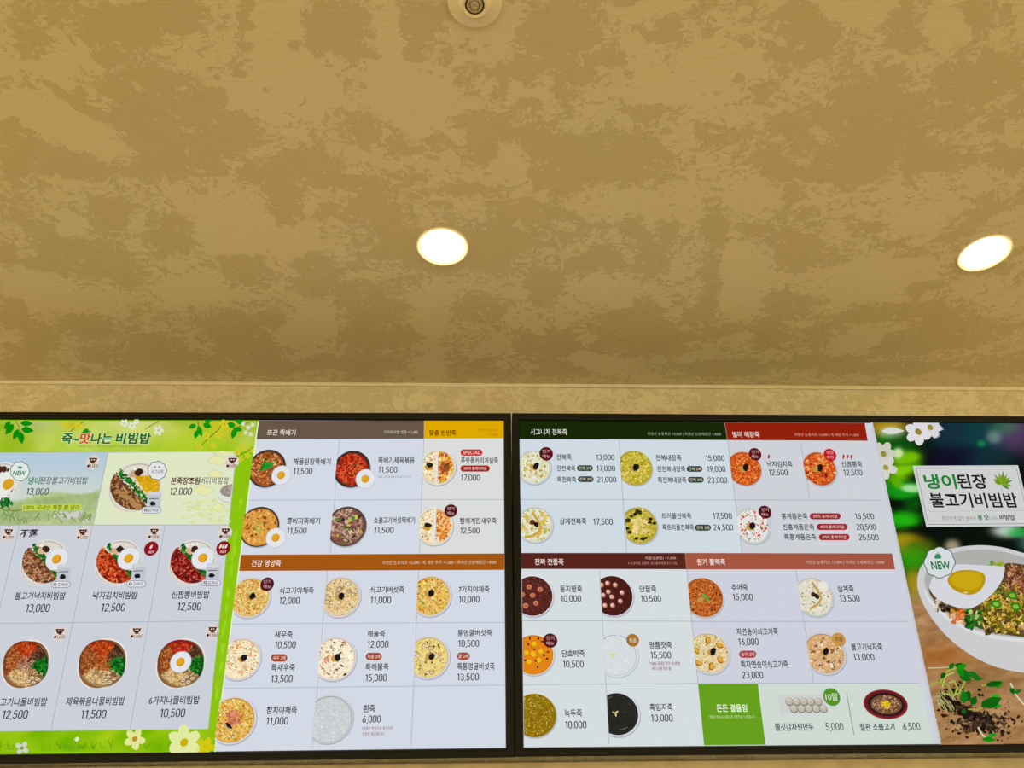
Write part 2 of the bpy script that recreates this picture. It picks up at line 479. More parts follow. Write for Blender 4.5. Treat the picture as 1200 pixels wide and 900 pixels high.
class Ink:
    """collects flat coloured shapes of one part of a picture"""
    def __init__(self, scr):
        self.s, self.v, self.f, self.c = scr, [], [], []
        self.clip = None                       # keep u >= clip
        self.clip_r = None
    def raw(self, pts, col, layer):
        if self.clip is not None:
            pts = self.cut(pts, self.clip, 1)
        if self.clip_r is not None:
            pts = self.cut(pts, self.clip_r, -1)
        if len(pts) < 3:
            return
        b = len(self.v)
        k = lin(col)
        for u, v in pts:
            self.v.append((u, -layer * STEP, v))
            self.c.append(k)
        self.f.append(tuple(range(b, b + len(pts))))
    @staticmethod
    def cut(pts, u0, sg):
        out = []
        for i, a in enumerate(pts):
            b = pts[(i + 1) % len(pts)]
            da, db = (a[0] - u0) * sg, (b[0] - u0) * sg
            if da >= 0:
                out.append(a)
            if (da > 0 > db) or (da < 0 < db):
                t = da / (da - db)
                out.append((u0, a[1] + t * (b[1] - a[1])))
        return out
    def poly(self, pts, col, layer):
        self.raw([self.s.uv(*p) for p in pts], col, layer)
    def smooth(self, pts, col, layer, n=5):
        out = []
        m = len(pts)
        for i in range(m):
            p0, p1, p2, p3 = (np.array(pts[(i + j) % m], float) for j in (-1, 0, 1, 2))
            for t in np.arange(n) / n:
                out.append(tuple(.5 * (2 * p1 + (p2 - p0) * t + (2 * p0 - 5 * p1 + 4 * p2 - p3) * t * t + (3 * p1 - p0 - 3 * p2 + p3) * t ** 3)))
        self.poly(out, col, layer)
    def rect(self, x0, y0, x1, y1, col, layer):
        self.poly([(x0, y0), (x1, y0), (x1, y1), (x0, y1)], col, layer)
    def line(self, a, b, w, col, layer):
        dx, dy = b[0] - a[0], b[1] - a[1]
        n = math.hypot(dx, dy) or 1
        ox, oy = -dy / n * w / 2, dx / n * w / 2
        self.poly([(a[0] + ox, a[1] + oy), (b[0] + ox, b[1] + oy), (b[0] - ox, b[1] - oy), (a[0] - ox, a[1] - oy)], col, layer)
    def curve(self, pts, w, col, layer):
        for a, b in zip(pts, pts[1:]):
            self.line(a, b, w, col, layer)
    def ell(self, cx, cy, hw, hh, col, layer, n=40, a0=0, a1=360):
        u, v = self.s.uv(cx, cy)
        ru, rv = self.s.radii(cx, cy, hw, hh)
        self.raw([(u + ru * math.cos(R(a0 + (a1 - a0) * k / n)), v + rv * math.sin(R(a0 + (a1 - a0) * k / n))) for k in range(n if a1 - a0 == 360 else n + 1)], col, layer)
    def blob(self, cx, cy, hw, hh, col, layer, n=12, jit=.25, turn=0):
        pts = []
        ct, st = math.cos(R(turn)), math.sin(R(turn))
        for k in range(n):
            q = 1 - jit + 2 * jit * random.random()
            a = 2 * math.pi * k / n
            x, y = hw * q * math.cos(a), hh * q * math.sin(a)
            pts.append((cx + x * ct - y * st, cy + x * st + y * ct))
        self.poly(pts, col, layer)
    def leaf(self, cx, cy, ln, wd, turn, col, layer):
        ct, st = math.cos(R(turn)), math.sin(R(turn))
        pts = []
        for t in (0, .15, .35, .6, .85, 1):
            pts.append((t, .5 * math.sin(math.pi * t ** .8)))
        pts = pts + [(a, -b) for a, b in pts[-2:0:-1]]
        self.poly([(cx + ln * a * ct - wd * b * st, cy + ln * a * st + wd * b * ct) for a, b in pts], col, layer)
    def flower(self, cx, cy, r, col, core, layer, n=5, turn=0):
        for k in range(n):
            a = turn + 2 * math.pi * k / n
            self.blob(cx + .6 * r * math.cos(a), cy + .6 * r * math.sin(a), r * .48, r * .36, col, layer, 10, .08, math.degrees(a))
        self.ell(cx, cy, r * .26, r * .26, core, layer + 1, 12)
    def scallop(self, cx, cy, r, col, layer, n=9, dep=.1):
        self.poly([(cx + r * (1 - dep + dep * abs(math.cos(n * t / 2))) * math.cos(t), cy + r * (1 - dep + dep * abs(math.cos(n * t / 2))) * math.sin(t)) for t in [2 * math.pi * k / 72 for k in range(72)]], col, layer)
    def pill(self, x0, x1, cy, h, col, layer, edge=None):
        for grow, c, l in (((.7, edge, layer - 1),) if edge else ()) + ((0, col, layer),):
            r = h / 2 + grow
            pts = [(x1 - h / 2 + r * math.cos(a), cy + r * math.sin(a)) for a in [-math.pi / 2 + math.pi * k / 10 for k in range(11)]]
            pts += [(x0 + h / 2 - r * math.cos(a), cy + r * math.sin(a)) for a in [math.pi / 2 - math.pi * k / 10 for k in range(11)]]
            self.poly(pts, c, l)
    def text(self, s, x0, x1, cy, h, col=(38, 40, 54), off=.017, layer=6):
        vs, fs = text_mesh(s, off)
        lo, hi = vs.min(0).copy(), vs.max(0).copy()
        if all(ch in '0123456789,+ ' for ch in s) and ',' in s:
            lo[1] = 0.0                        # commas hang below the figures
        cx = (x0 + x1) / 2
        ua, ub = self.s.uv(x0, cy)[0], self.s.uv(x1, cy)[0]
        va, vb = self.s.uv(cx, cy + h / 2)[1], self.s.uv(cx, cy - h / 2)[1]
        vc = self.s.uv(cx, cy)[1]
        um = self.s.uv(cx, cy)[0]
        sx, sy = (ub - ua) / (hi[0] - lo[0]), (vb - va) / (hi[1] - lo[1])
        # the string follows the panel's horizontal through its middle
        b = len(self.v)
        k = lin(col)
        for x, y in vs:
            self.v.append((um + (x - (lo[0] + hi[0]) / 2) * sx, -layer * STEP, vc + (y - (lo[1] + hi[1]) / 2) * sy))
            self.c.append(k)
        self.f += [tuple(b + i for i in f) for f in fs]
    def field(self, xs, ys, fn, layer, keep=None):
        """a fine grid whose colours come from fn(x, y) on arrays of photograph pixels"""
        gx, gy = np.meshgrid(xs, ys)
        rgb = fn(gx, gy)
        b = len(self.v)
        h, w = gx.shape
        for j in range(h):
            for i in range(w):
                u, v = self.s.uv(gx[j, i], gy[j, i])
                self.v.append((u, -layer * STEP, v))
                self.c.append(lin(rgb[j, i]))
        for j in range(h - 1):
            for i in range(w - 1):
                if keep is None or keep(gx[j, i] + .5, gy[j, i] + .5):
                    q = b + j * w + i
                    self.f.append((q, q + w, q + w + 1, q + 1))
    def build(self, name, parent=None, label=None):
        me = bpy.data.meshes.new(name)
        v = self.v
        f = []
        arr = np.array(v)
        for q in self.f:                       # all shapes face the viewer
            p = arr[list(q)]
            a = np.sum(p[:, 0] * np.roll(p[:, 2], -1) - np.roll(p[:, 0], -1) * p[:, 2])
            f.append(q if a > 0 else q[::-1])
        me.from_pydata(v, [], f)
        at = me.attributes.new('ink', 'FLOAT_COLOR', 'POINT')
        at.data.foreach_set('color', np.array(self.c, dtype=np.float32).reshape(-1))
        me.update()
        return link(name, me, parent or self.s.t, [M_PIX], label)

def housing(s, act):
    """frame, black glass, back box and wall bracket; act = lit area in panel coordinates"""
    w, h = s.w / 2, s.h
    a0, a1, b0, b1 = act
    bm = bmesh.new()
    rings = []
    prof = [(0, .030), (0, -.0028), (.0012, -.0040), (.65, -.0040), (.86, -.0032), (.93, -.0010), (.93, .004)]
    for t, y in prof:
        if isinstance(t, float) and t < .01:
            l = [-w + t, w - t, t, h - t]
        else:
            l = [-w + t * (a0 + w), w + t * (a1 - w), t * b0, h + t * (b1 - h)]
        rings.append([bm.verts.new(p) for p in ((l[0], y, l[2]), (l[1], y, l[2]), (l[1], y, l[3]), (l[0], y, l[3]))])
    for a, b in zip(rings, rings[1:]):
        for k in range(4):
            bm.faces.new((a[k], a[(k + 1) % 4], b[(k + 1) % 4], b[k]))
    link('frame', bm_mesh(bm, 'frame'), s.t, [M_FRAME])
    bm = bmesh.new()
    add_box(bm, -w + .003, w - .003, .001, .012, .003, h - .003)
    link('screen_panel', bm_mesh(bm, 'screen_panel'), s.t, [M_GLASS], 'black glass of the display')
    bm = bmesh.new()
    add_box(bm, -w + .004, w - .004, .012, .030, .004, h - .004)
    add_box(bm, -w * .7, w * .7, .030, .040, .05, h * .75)
    link('back_housing', bm_mesh(bm, 'back_housing', .002), s.t, [M_BACK])
    inv = s.t.matrix_world.inverted()
    for xx in (-.18, .18):
        bm = bmesh.new()
        q = []
        for dx in (-.02, .02):
            for z in (.10, .36):
                p = Vector((xx + dx, .040, z))
                q.append(bm.verts.new(p))
                wp = s.t.matrix_world @ p
                wp.y = WALL_Y
                q.append(bm.verts.new(inv @ wp))
        bmesh.ops.convex_hull(bm, input=q)
        link('wall_bracket', bm_mesh(bm, 'wall_bracket'), s.t, [M_BACK])

WHITE_L = (212, 218, 229)
INKD = (38, 40, 54)

def menu_text(s, items, label=None, pills=()):
    k = Ink(s)
    for a in pills:
        txt, x0, x1, cy, h, col = a
        k.pill(x0, x1, cy, h, col, 3)
        pad = (x1 - x0) * .11
        k.text(txt, x0 + pad, x1 - pad, cy, h * .56, (226, 206, 196), .006, 5)
    for a in items:
        k.text(*a)
    return k.build('menu_text', None, label)

def badge(s, parent, cx, cy, r, col, lines, tcol=(214, 178, 176)):
    k = Ink(s)
    k.ell(cx, cy, r, r, col, 9, 36)
    n = len(lines)
    for i, t in enumerate(lines):
        hh = r * (.52 if n > 1 else .7)
        k.text(t, cx - r * .54, cx + r * .54, cy + (i - (n - 1) / 2) * r * .72, hh, tcol, .004, 10)
    return k.build('badge', parent, 'round %s badge on the dish picture' % ('maroon' if col[0] < 110 else 'coloured'))

def rnd(c, j):
    d = random.uniform(-j, j)
    return tuple(max(0, min(255, x + d + random.uniform(-j, j) * .4)) for x in c)

def inside(hw, hh, lim=.93):
    while True:
        x, y = random.uniform(-1, 1), random.uniform(-1, 1)
        if x * x + y * y < lim * lim:
            return x * hw, y * hh

def scatter(k, cx, cy, hw, hh, spec, layer):
    """spec rows: kind, count, colours, size in pixels, colour jitter, (limit)"""
    for row in spec:
        kind, n, cols, sz, j = row[:5]
        lim = row[5] if len(row) > 5 else .93
        if kind == 'g' and n >= 30:
            n, sz, j = int(n * 1.6), sz * .78, j * 1.5
        for i in range(n):
            x, y = inside(hw, hh, lim)
            c = rnd(random.choice(cols), j)
            ly = layer + random.random() * .8
            if kind == 'g':
                q = sz * random.uniform(.6, 1.3)
                k.blob(cx + x, cy + y, q, q * random.uniform(.4, .8), c, ly, 6, .25, random.uniform(0, 180))
            elif kind == 's':
                a = random.uniform(0, 6.28)
                b = random.uniform(-1.6, 1.6)
                L = sz * random.uniform(.8, 1.5)
                pts = []
                px, py = cx + x - math.cos(a) * L / 2, cy + y - math.sin(a) * L / 2
                for t in range(5):
                    if ((px - cx) / hw) ** 2 + ((py - cy) / hh) ** 2 < .92:
                        pts.append((px, py))
                    px += math.cos(a) * L / 4
                    py += math.sin(a) * L / 4
                    a += b / 4
                if len(pts) > 1:
                    k.curve(pts, max(.7, sz * .17), c, ly)
            elif kind == 'r':
                q = sz * random.uniform(.8, 1.2)
                k.ell(cx + x, cy + y, q, q * .8, tuple(v * .55 for v in c), ly, 14)
                k.ell(cx + x, cy + y, q * .78, q * .6, c, ly + .3, 14)
            elif kind == 'd':
                q = sz * random.uniform(.9, 1.1)
                k.ell(cx + x, cy + y, q, q, tuple(v * .8 for v in c), ly, 16)
                k.ell(cx + x - q * .15, cy + y - q * .2, q * .7, q * .65, c, ly + .3, 14)

def egg(s, parent, cx, cy, r, layer=6):
    k = Ink(s)
    k.ell(cx, cy, r + .5, r + .5, (176, 180, 188), layer, 40)
    k.ell(cx, cy, r, r, (226, 229, 233), layer + 1, 40)
    k.ell(cx - .2, cy, r * .42, r * .42, (214, 150, 20), layer + 2, 30)
    k.ell(cx - r * .08, cy - r * .06, r * .32, r * .32, (226, 168, 34), layer + 3, 30)
    return k.build('egg_picture', parent, 'white and yolk of a fried egg')

def dish(s, r, t, b, clip, rim, base, spec, label, rimw=.09, nori=None, extra=None, l=None, shade=(176, 178, 190)):
    """round bowl picture seen from above; r, t, b its right, top and bottom in the photograph, clip the cell edge that cuts it"""
    hh = (b - t) / 2
    cy = (t + b) / 2
    if l is None:
        l = r - 2 * hh
    hw = (r - l) / 2
    cx = (r + l) / 2
    k = Ink(s)
    if clip is not None:
        k.clip = s.uv(clip, cy)[0]
    k.ell(cx + .6, cy + 1.0, hw * 1.02, hh * 1.02, shade, 2, 56)
    k.ell(cx, cy, hw, hh, rim, 3, 56)
    k.ell(cx, cy + hh * .015, hw * (1 - rimw), hh * (1 - rimw), tuple(v * .8 for v in base), 3.5, 56)
    k.ell(cx, cy + hh * .03, hw * (1 - rimw) * .97, hh * (1 - rimw) * .97, base, 3.8, 56)
    scatter(k, cx, cy + hh * .02, hw * (1 - rimw), hh * (1 - rimw), spec, 4.2)
    if nori is not None:
        x, y = nori
        k.blob(x - 2.2, y + 1.6, 5.0, 3.6, (196, 150, 76), 6, 10, .15, 20)
        k.blob(x + .4, y, 3.6, 4.6, (26, 24, 26), 6.3, 7, .2, 20)
    if extra:
        extra(k, cx, cy, hw, hh)
    return k.build('dish_picture', None, label)

GR = lambda n, cols, sz=1.5, j=16: ('g', n, cols, sz, j)
VEG_RICE = [GR(330, [(236, 204, 120), (240, 222, 160), (214, 160, 60), (226, 186, 84)], 1.7), GR(110, [(208, 110, 40), (222, 134, 60)], 1.5), GR(60, [(120, 150, 40), (150, 170, 60)], 1.3), GR(30, [(90, 62, 30)], 1.1)]
CREAM_RICE = [GR(200, [(244, 234, 206), (236, 222, 184), (250, 242, 222)], 1.7, 8), GR(75, [(222, 150, 70), (214, 130, 56)], 1.3), GR(40, [(96, 116, 40)], 1.0), GR(16, [(60, 44, 30)], 1.0)]
GREEN_RICE = [GR(380, [(190, 172, 44), (208, 192, 70), (168, 150, 30), (222, 210, 110)], 1.6, 14), GR(50, [(120, 110, 20), (232, 226, 150)], 1.3)]
RED_RICE = [GR(330, [(214, 84, 24), (226, 112, 40), (188, 60, 18), (236, 140, 60)], 1.7, 14), GR(30, [(240, 190, 120)], 1.6), GR(40, [(150, 40, 12)], 1.4)]
MUSH = [('r', 13, [(226, 206, 166), (214, 184, 136)], 3.3, 10, .82)]

# ================================================================== LEFT SCREEN
def corners_left(s):
    o = s.org
    q = lambda x, y: s.uv(x, y)
    x1 = (q(598.7, 485)[0] + q(602.7, 886)[0]) / 2 + .0006
    z1 = (q(0, 483.3)[1] + q(300, 484.3)[1] + q(598, 484.9)[1]) / 3
    z0 = (q(0, 895.5)[1] + q(250, 892.8)[1] + q(600, 886.5)[1]) / 3
    xa = (q(590.2, 493)[0] + q(592.3, 875.6)[0]) / 2
    zt = (q(0, 491.8)[1] + q(290, 493)[1] + q(590, 493.1)[1]) / 3
    zb = (q(0, 884)[1] + q(250, 881.3)[1] + q(590, 875.6)[1]) / 3
    wa = (zt - zb) * 1.80
    x0 = xa - wa - (x1 - xa)
    s.act = (xa - wa - (x0 + x1) / 2, xa - (x0 + x1) / 2, zb - z0, zt - z0)
    return x0, x1, z0, z1

L = Screen(R(0.18), 'left black-framed menu screen, with the green bordered panel at its left end', corners_left)
housing(L, L.act)

def page_left():
    k = Ink(L)
    a0, a1, b0, b1 = L.act
    k.raw([(a0, b0), (a1, b0), (a1, b1), (a0, b1)], WHITE_L, .3)
    ub = L.uv(277, 690)[0]
    # faint cell tints and hairlines
    k.poly([(496.7, 514), (590.2, 514), (590.8, 649), (491.5, 649)], (218, 221, 219), .6)
    g = (172, 180, 194)
    for p in (((290, 586.2), (590.6, 585.3)), ((270, 731.3), (591.5, 729.2)), ((262, 806.8), (591.9, 802.8)),
              ((398, 515), (387, 648)), ((383.6, 669), (366, 877)), ((496.7, 514), (491.5, 648)), ((490.6, 668), (481.7, 876))):
        k.line(p[0], p[1], .75, g, .9)
    return k.build('menu_page', None, 'pale background of the porridge menu')
page_left()

def edge_x(y):                                  # right edge of the green bordered panel
    return 302.5 - (y - 494) * (51.1 / 387)
def inner_x(y):                                 # right edge of its white sheet
    return 277.2 - (y - 529) * (33.2 / 326)

def noise2(x, y, sc, seed):
    v = 0
    rs = np.random.RandomState(seed)
    for i in range(5):
        a, p = rs.uniform(0, 6.28), rs.uniform(0, 6.28)
        fq = sc * (1.0 + .9 * i)
        v = v + np.sin((x * np.cos(a) + y * np.sin(a)) * fq + p + 1.5 * np.sin(y * fq * .6 + p)) / (1 + .6 * i)
    return v / 2.2

def green_panel():
    k = Ink(L)
    a0, a1, b0, b1 = L.act
    ue = L.uv(edge_x(690), 690)[0]
    k.raw([(a0, b0), (ue, b0), (ue, b1), (a0, b1)], (140, 196, 16), 1)
    k.line((edge_x(494) + .2, 494), (edge_x(881) + .2, 881), 1.4, (232, 240, 208), 2.2)
    # header field
    def head(x, y):
        base = np.zeros(x.shape + (3,))
        t = np.clip((y - 492) / 38, 0, 1)[..., None]
        base[:] = np.array([170, 186, 62])
        n = noise2(x, y, .05, 3)[..., None]
        base = base + n * np.array([34, 14, 50]) + (1 - t) * np.array([6, 4, 20]) - t * np.array([14, -12, 40])
        for (cx, cy, r, c) in ((45, 498, 14, (176, 180, 130)), (160, 504, 22, (214, 224, 130)), (260, 500, 20, (214, 196, 24)), (20, 520, 30, (150, 180, 30)), (225, 520, 40, (186, 208, 50)), (110, 508, 55, (206, 220, 120)), (86, 498, 12, (196, 180, 20))):
            w = np.exp(-(((x - cx) / r) ** 2 + ((y - cy) / (r * .6)) ** 2))[..., None]
            base = base * (1 - w * .8) + np.array(c) * w * .8
        return base
    xs = np.linspace(-30, 300, 150)
    ys = np.linspace(493.6, 529.5, 22)
    k.field(xs, ys, head, 1.3, lambda x, y: x < edge_x(y) - 1)
    def foot(x, y):
        n = noise2(x, y, .06, 9)[..., None]
        b = np.zeros(x.shape + (3,)) + np.array([136, 190, 10])
        return b + n * np.array([26, 12, 12])
    k.field(np.linspace(-30, 252, 120), np.linspace(856, 880.5, 16), foot, 1.3, lambda x, y: x < edge_x(y) - 1)
    for i in range(60):
        x = random.choice((60, 84, 96, 120, 184, 4)) + random.uniform(-14, 14)
        a = random.uniform(-2.5, -.8)
        q = random.uniform(5, 13)
        y = 879 - (x / 300) * 3
        k.line((x, y), (x + q * math.cos(a), y + q * math.sin(a) * .9), .8, rnd((104, 160, 16), 14), 1.6)
    for i in range(24):
        y = 560 + 290 * random.random()
        x = (edge_x(y) + inner_x(y)) / 2 + random.uniform(-2, 2)
        k.blob(x, y, 2, 7, rnd((150, 206, 26), 12), 1.6, 8, .3, 8)
    return k.build('menu_page', None, 'green bordered background of the rice bowl menu')
green_panel()

def white_sheet():
    k = Ink(L)
    k.poly([(-60, 530.8), (inner_x(529), 529), (inner_x(854.5), 854.5), (-60, 857.6)], (190, 196, 208), 2)
    y1, y2 = 615.2, 729.3
    k.poly([(-60, 615.6), (inner_x(615), 615), (inner_x(854) - .5, 854), (-60, 857)], (204, 208, 217), 2.2)
    # cream cell with butter sketches
    k.poly([(126.7, 530.8), (inner_x(529) - .8, 529.3), (inner_x(615) - .8, 614.8), (109.5, 615.4)], (222, 230, 196), 2.5)
    for (x, y, w, h) in ((255, 540, 26, 12), (252, 556, 20, 11), (238, 575, 26, 13), (256, 595, 16, 12), (262, 531.5, 26, 6)):
        q = [(x - w * .5, y), (x - w * .1, y - h * .55), (x + w * .5, y - h * .1), (x + w * .12, y + h * .5)]
        k.poly(q, (230, 232, 170), 2.8)
        k.curve(q + [q[0]], .5, (196, 200, 160), 3)
    for i in range(60):
        k.blob(random.uniform(215, 268), random.uniform(585, 612), 3, 1.2, rnd((216, 226, 160), 6), 2.7, 7)
    # landscape cell
    def land(x, y):
        sky = np.array([178, 202, 218]); low = np.array([206, 214, 206]); gr = np.array([168, 188, 128])
        t = np.clip((y - 540) / 38, 0, 1)[..., None]
        c = sky * (1 - t) + low * t
        hill = 582 - .10 * (x - 20) + 3 * np.sin(x * .08)
        m = np.clip((y - hill) / 3, 0, 1)[..., None]
        n = noise2(x, y, .22, 5)[..., None]
        return c * (1 - m) + (gr + n * 16 + np.clip((y - 600) / 14, 0, 1)[..., None] * np.array([10, 4, 10])) * m
    k.field(np.linspace(-60, 128, 110), np.linspace(531, 615, 50), land, 2.4, lambda x, y: x < 125.6 - (y - 530) * .2 and x < 126)
    for i in range(110):
        x = random.uniform(-5, 112)
        y = 613 - random.random() * 8
        if x < 34 or x > 92 or random.random() < .25:
            a = random.uniform(-2.4, -.7)
            q = random.uniform(4, 11)
            x2, y2_ = x + q * math.cos(a), y + q * math.sin(a)
            if max(x, x2) < 125 - (min(y, y2_) - 530) * .2 - 3:
                k.line((x, min(y, 614)), (x2, y2_), .9, rnd((122, 154, 84), 18), 2.9)
    for i in range(14):
        k.blob(random.uniform(62, 104), random.uniform(600, 611), 5, 1.8, rnd((206, 204, 196), 8), 2.8, 8)
    g = (168, 174, 184)
    for p in (((-60, 615.8), (inner_x(615), 615)), ((-60, 731.6), (inner_x(727.6), 727.4)), ((126.7, 530.7), (109.5, 615)),
              ((23, 616), (0, 712)), ((108.7, 615), (60, 855.4)), ((193.7, 615), (152.5, 855.2))):
        k.line(p[0], p[1], .8, g, 3)
    return k.build('menu_page', None, 'white sheet of slanted cells inside the green border')
white_sheet()

def sprig(leaf_rows, stems, label):
    k = Ink(L)
    for c in stems:
        k.curve(c, .9, (98, 120, 24), 3)
    for (x, y, ln, wd, a, c) in leaf_rows:
        k.leaf(x, y, ln, wd, a, c, 3.2)
    k.build('leaf_sprig', None, label)
G1, G2 = (6, 140, 10), (16, 146, 20)
sprig([(12, 493.5, 12, 6, 125, G1), (16, 497, 16, 8, 128, G1), (22, 503, 14, 7, 118, G1), (24, 506, 15, 8, 82, G1), (24, 496, 15, 7, 2, G1), (25, 503, 15, 8, 8, G1)], [[(18, 493), (22, 499), (25, 508)]], 'green leafy sprig')
sprig([(238, 497, 11, 7, 20, G2), (240, 494, 8, 6, -10, G2), (230, 498, 10, 6, 160, G2), (232, 504, 11, 6, 110, G2), (232, 499, 14, 6, 70, G2)], [[(232, 493), (233, 505)]], 'green leafy sprig')
sprig([(276, 499, 12, 7, 190, G2), (276, 503, 12, 7, 110, G2), (284, 504, 12, 6, 190, G2), (285, 496, 10, 6, 200, G2)], [[(272, 505), (280, 500), (292, 495)]], 'green leafy sprig')
sprig([(104, 503, 9, 5, 150, G2), (100, 509, 8, 4, -30, G2)], [[(82, 506), (90, 500), (98, 494)]], 'small green sprig')
sprig([], [[(236, 522), (246, 512), (256, 504), (262, 494)]], 'thin twig')
sprig([], [[(265, 545), (275, 536), (288, 530), (297, 524)], [(274, 546), (280, 534)]], 'thin twig')
sprig([], [[(170, 503), (180, 497), (186, 494)]], 'thin twig')
sprig([], [[(-4, 594), (4, 597), (9, 599.5), (12, 596), (9.5, 594), (10, 598), (18, 599), (27, 597)]], 'curled pen line')
def painted_flower(x, y, r, c, core, n, turn, label=None):
    k = Ink(L)
    k.flower(x, y, r, c, core, 4, n, turn)
    k.build('painted_flower', None, label)
for (x, y, r) in ((186, 504.5, 6), (146, 496, 4.6), (155, 499, 4.6), (160, 494, 3.4), (296, 498, 2.6), (288, 507, 2.6), (291, 501, 2.8), (285, 497, 2.4), (294, 509, 2.6)):
    painted_flower(x, y, r, (222, 228, 206), (206, 190, 80), 5, x, 'white flower')
for (x, y, r) in ((92, 499, 4.6), (77, 497, 3.6), (242, 511, 4.6), (256, 510, 4.4), (263, 497, 5.4), (234, 524, 3.6), (250, 522, 3.6), (278, 530, 4.6), (286, 524, 3.6), (282, 538, 3.6), (290, 534, 3.6), (296, 528, 2.8)):
    painted_flower(x, y, r, (208, 204, 40), (212, 160, 30), 5, y, 'yellow flower')
painted_flower(26, 876.5, 8, (206, 210, 196), (120, 140, 50), 4, .6, 'small white flower')
painted_flower(158, 866, 12, (226, 230, 150), (190, 140, 40), 5, .2, 'pale cream flower')
painted_flower(216, 870, 19, (226, 234, 160), (206, 176, 20), 6, .5, 'large pale cream flower')
painted_flower(241, 875, 11, (206, 200, 20), (212, 190, 10), 5, .1, 'yellow flower')
k = Ink(L)
k.poly([(87, 866.5), (90.5, 863), (93.5, 865.8), (90, 869.5)], (226, 232, 206), 4)
k.build('petal_picture', None, 'single pale petal')

def title_left():
    k = Ink(L)
    G, Rd, Wh = (24, 104, 44), (216, 66, 52), (226, 232, 186)
    for s_, x0, x1, c in (('죽~', 73, 93, G), ('맛', 93.6, 106.3, Rd), ('나는', 107, 132, G), ('비빔밥', 136.2, 177, G)):
        k.text(s_, x0 - .5, x1 + .5, 514, 14.2, Wh, .062, 5)
        k.text(s_, x0, x1, 514, 13, c, .034, 6)
    k.text('*비빔밥 메뉴는 나물 변경, 토핑추가 변경 및 불가합니다', 91, 166, 523.2, 3, (110, 140, 60), 0, 6)
    return k.build('panel_title', None, 'bold green and red title lettering')
title_left()

def bowl_mark(s, spots):
    for cx, cy in spots:
        k = Ink(s)
        k.ell(cx, cy, 8.2, 8.2, (224, 210, 200), 5, 30)
        c = (74, 40, 34)
        k.ell(cx + .8, cy - 4.4, 4.6, 5.0, c, 6, 24, 180, 360)
        k.line((cx - 4.2, cy - 4.6), (cx + 5.6, cy - 4.6), 1.2, c, 6)
        k.line((cx - 1.4, cy + .9), (cx + 3.0, cy + .9), 1.1, c, 6)
        for dx in (-.8, 2.0):
            k.ell(cx + dx, cy - 3.0, .9, .8, (224, 210, 200), 7, 10)
        k.ell(cx - 5.0, cy + 4.2, 1.7, 1.7, c, 6, 14)
        k.text('1,000', cx - 3.0, cx + 6.2, cy + 4.2, 3.6, c, .004, 6)
        k.build('price_badge', None, 'small round bowl badge with extra price')
bowl_mark(L, ((108.8, 542), (272, 542), (10, 625.5), (97, 625.8), (180.5, 625), (264, 624.6), (70, 742.3), (160, 741.6), (248.7, 740.2)))

# --- left panel dishes
def bibim(cx, cy, hw, hh, meat, mlabel, egg_at, meat2, strand=True):
    def extra(k, x, y, w, h):
        # bowl split on the slant: rice and egg above right, topping below left
        base = [(.91 * w * math.cos(R(t)), .91 * h * math.sin(R(t))) for t in range(0, 360, 5)]
        base = [q for q in base[45:] + base[:45] if q[1] > q[0] * .9 - h * .10]
        k.poly([(x + a, y + b) for a, b in base], tuple(v * .62 for v in meat[0]), 5.05)
        for i in range(420):
            a, b = inside(w * .9, h * .9, .98)
            if b > a * .9 - h * .10:
                px, py = x + a, y + b
                if strand and random.random() < .6 and (a / w) ** 2 + (b / h) ** 2 < .66:
                    t = random.uniform(0, 6.28)
                    k.curve([(px, py), (px + 2.4 * math.cos(t), py + 2 * math.sin(t)), (px + 3.6 * math.cos(t + .9), py + 3.2 * math.sin(t + .9))], .9, rnd(random.choice(meat), 20), 5.2 + random.random() * .5)
                else:
                    k.blob(px, py, 1.7, 1.1, rnd(random.choice(meat2), 20), 5.2 + random.random() * .5, 7, .3, random.uniform(0, 180))
        for i in range(90):
            t = random.random()
            px, py = x - w * .42 + t * w * 1.0 + random.uniform(-2.6, 2.6), y - h * .72 + t * h * 1.28 + random.uniform(-2.6, 2.6)
            if ((px - x) / w) ** 2 + ((py - y) / h) ** 2 < .85:
                k.blob(px, py, 2.4, 1.3, rnd(random.choice([(20, 104, 30), (36, 140, 40), (14, 74, 20)]), 14), 5.8, 6, .3, random.uniform(0, 180))
        k.blob(x - w * .10, y - h * .48, 5, 4, (214, 178, 140), 6, 9)
        k.blob(x + w * .10, y - h * .58, 4.6, 3.8, (58, 36, 26), 6.2, 8)
    d = dish(L, cx + hw, cy - hh, cy + hh, None, (226, 222, 214), (222, 216, 204), [GR(140, [(232, 228, 218), (214, 206, 190), (240, 238, 230)], 1.6, 6)], mlabel, .05, None, extra, cx - hw)
    if egg_at:
        egg(L, d, egg_at[0], egg_at[1], 13.0, 7)
    return d

def packet(d, x, y, px, py):
    k = Ink(L)
    q = [(x - 7, y - 9), (x + 9, y - 9.5), (x + 7, y + 9), (x - 9, y + 9)]
    k.poly(q, (192, 196, 204), 11)
    k.poly([(x - 6.4, y - 8.5), (x + 8.4, y - 9), (x + 7.6, y - 5.5), (x - 7, y - 5)], (208, 211, 216), 12)
    k.line((x - 6, y - .6), (x + 5, y - 1), 1.0, (90, 92, 100), 12)
    k.blob(x - 1.6, y + 5, 3.8, 2.8, (26, 26, 30), 12.4, 9, .15)
    k.pill(px - 10.8, px + 10.8, py, 6.6, (222, 224, 230), 14, (130, 132, 146))
    k.pill(px - 8.6, px - 4.8, py, 3.6, (40, 42, 54), 15)
    k.ell(px - 6.7, py, 1.0, 1.0, (222, 224, 230), 16, 10)
    k.text('김제공', px - 3.6, px + 8.6, py, 3.8, (60, 62, 76), .006, 15)
    k.build('seaweed_packet', d, 'small pale seaweed packet with oval tag')

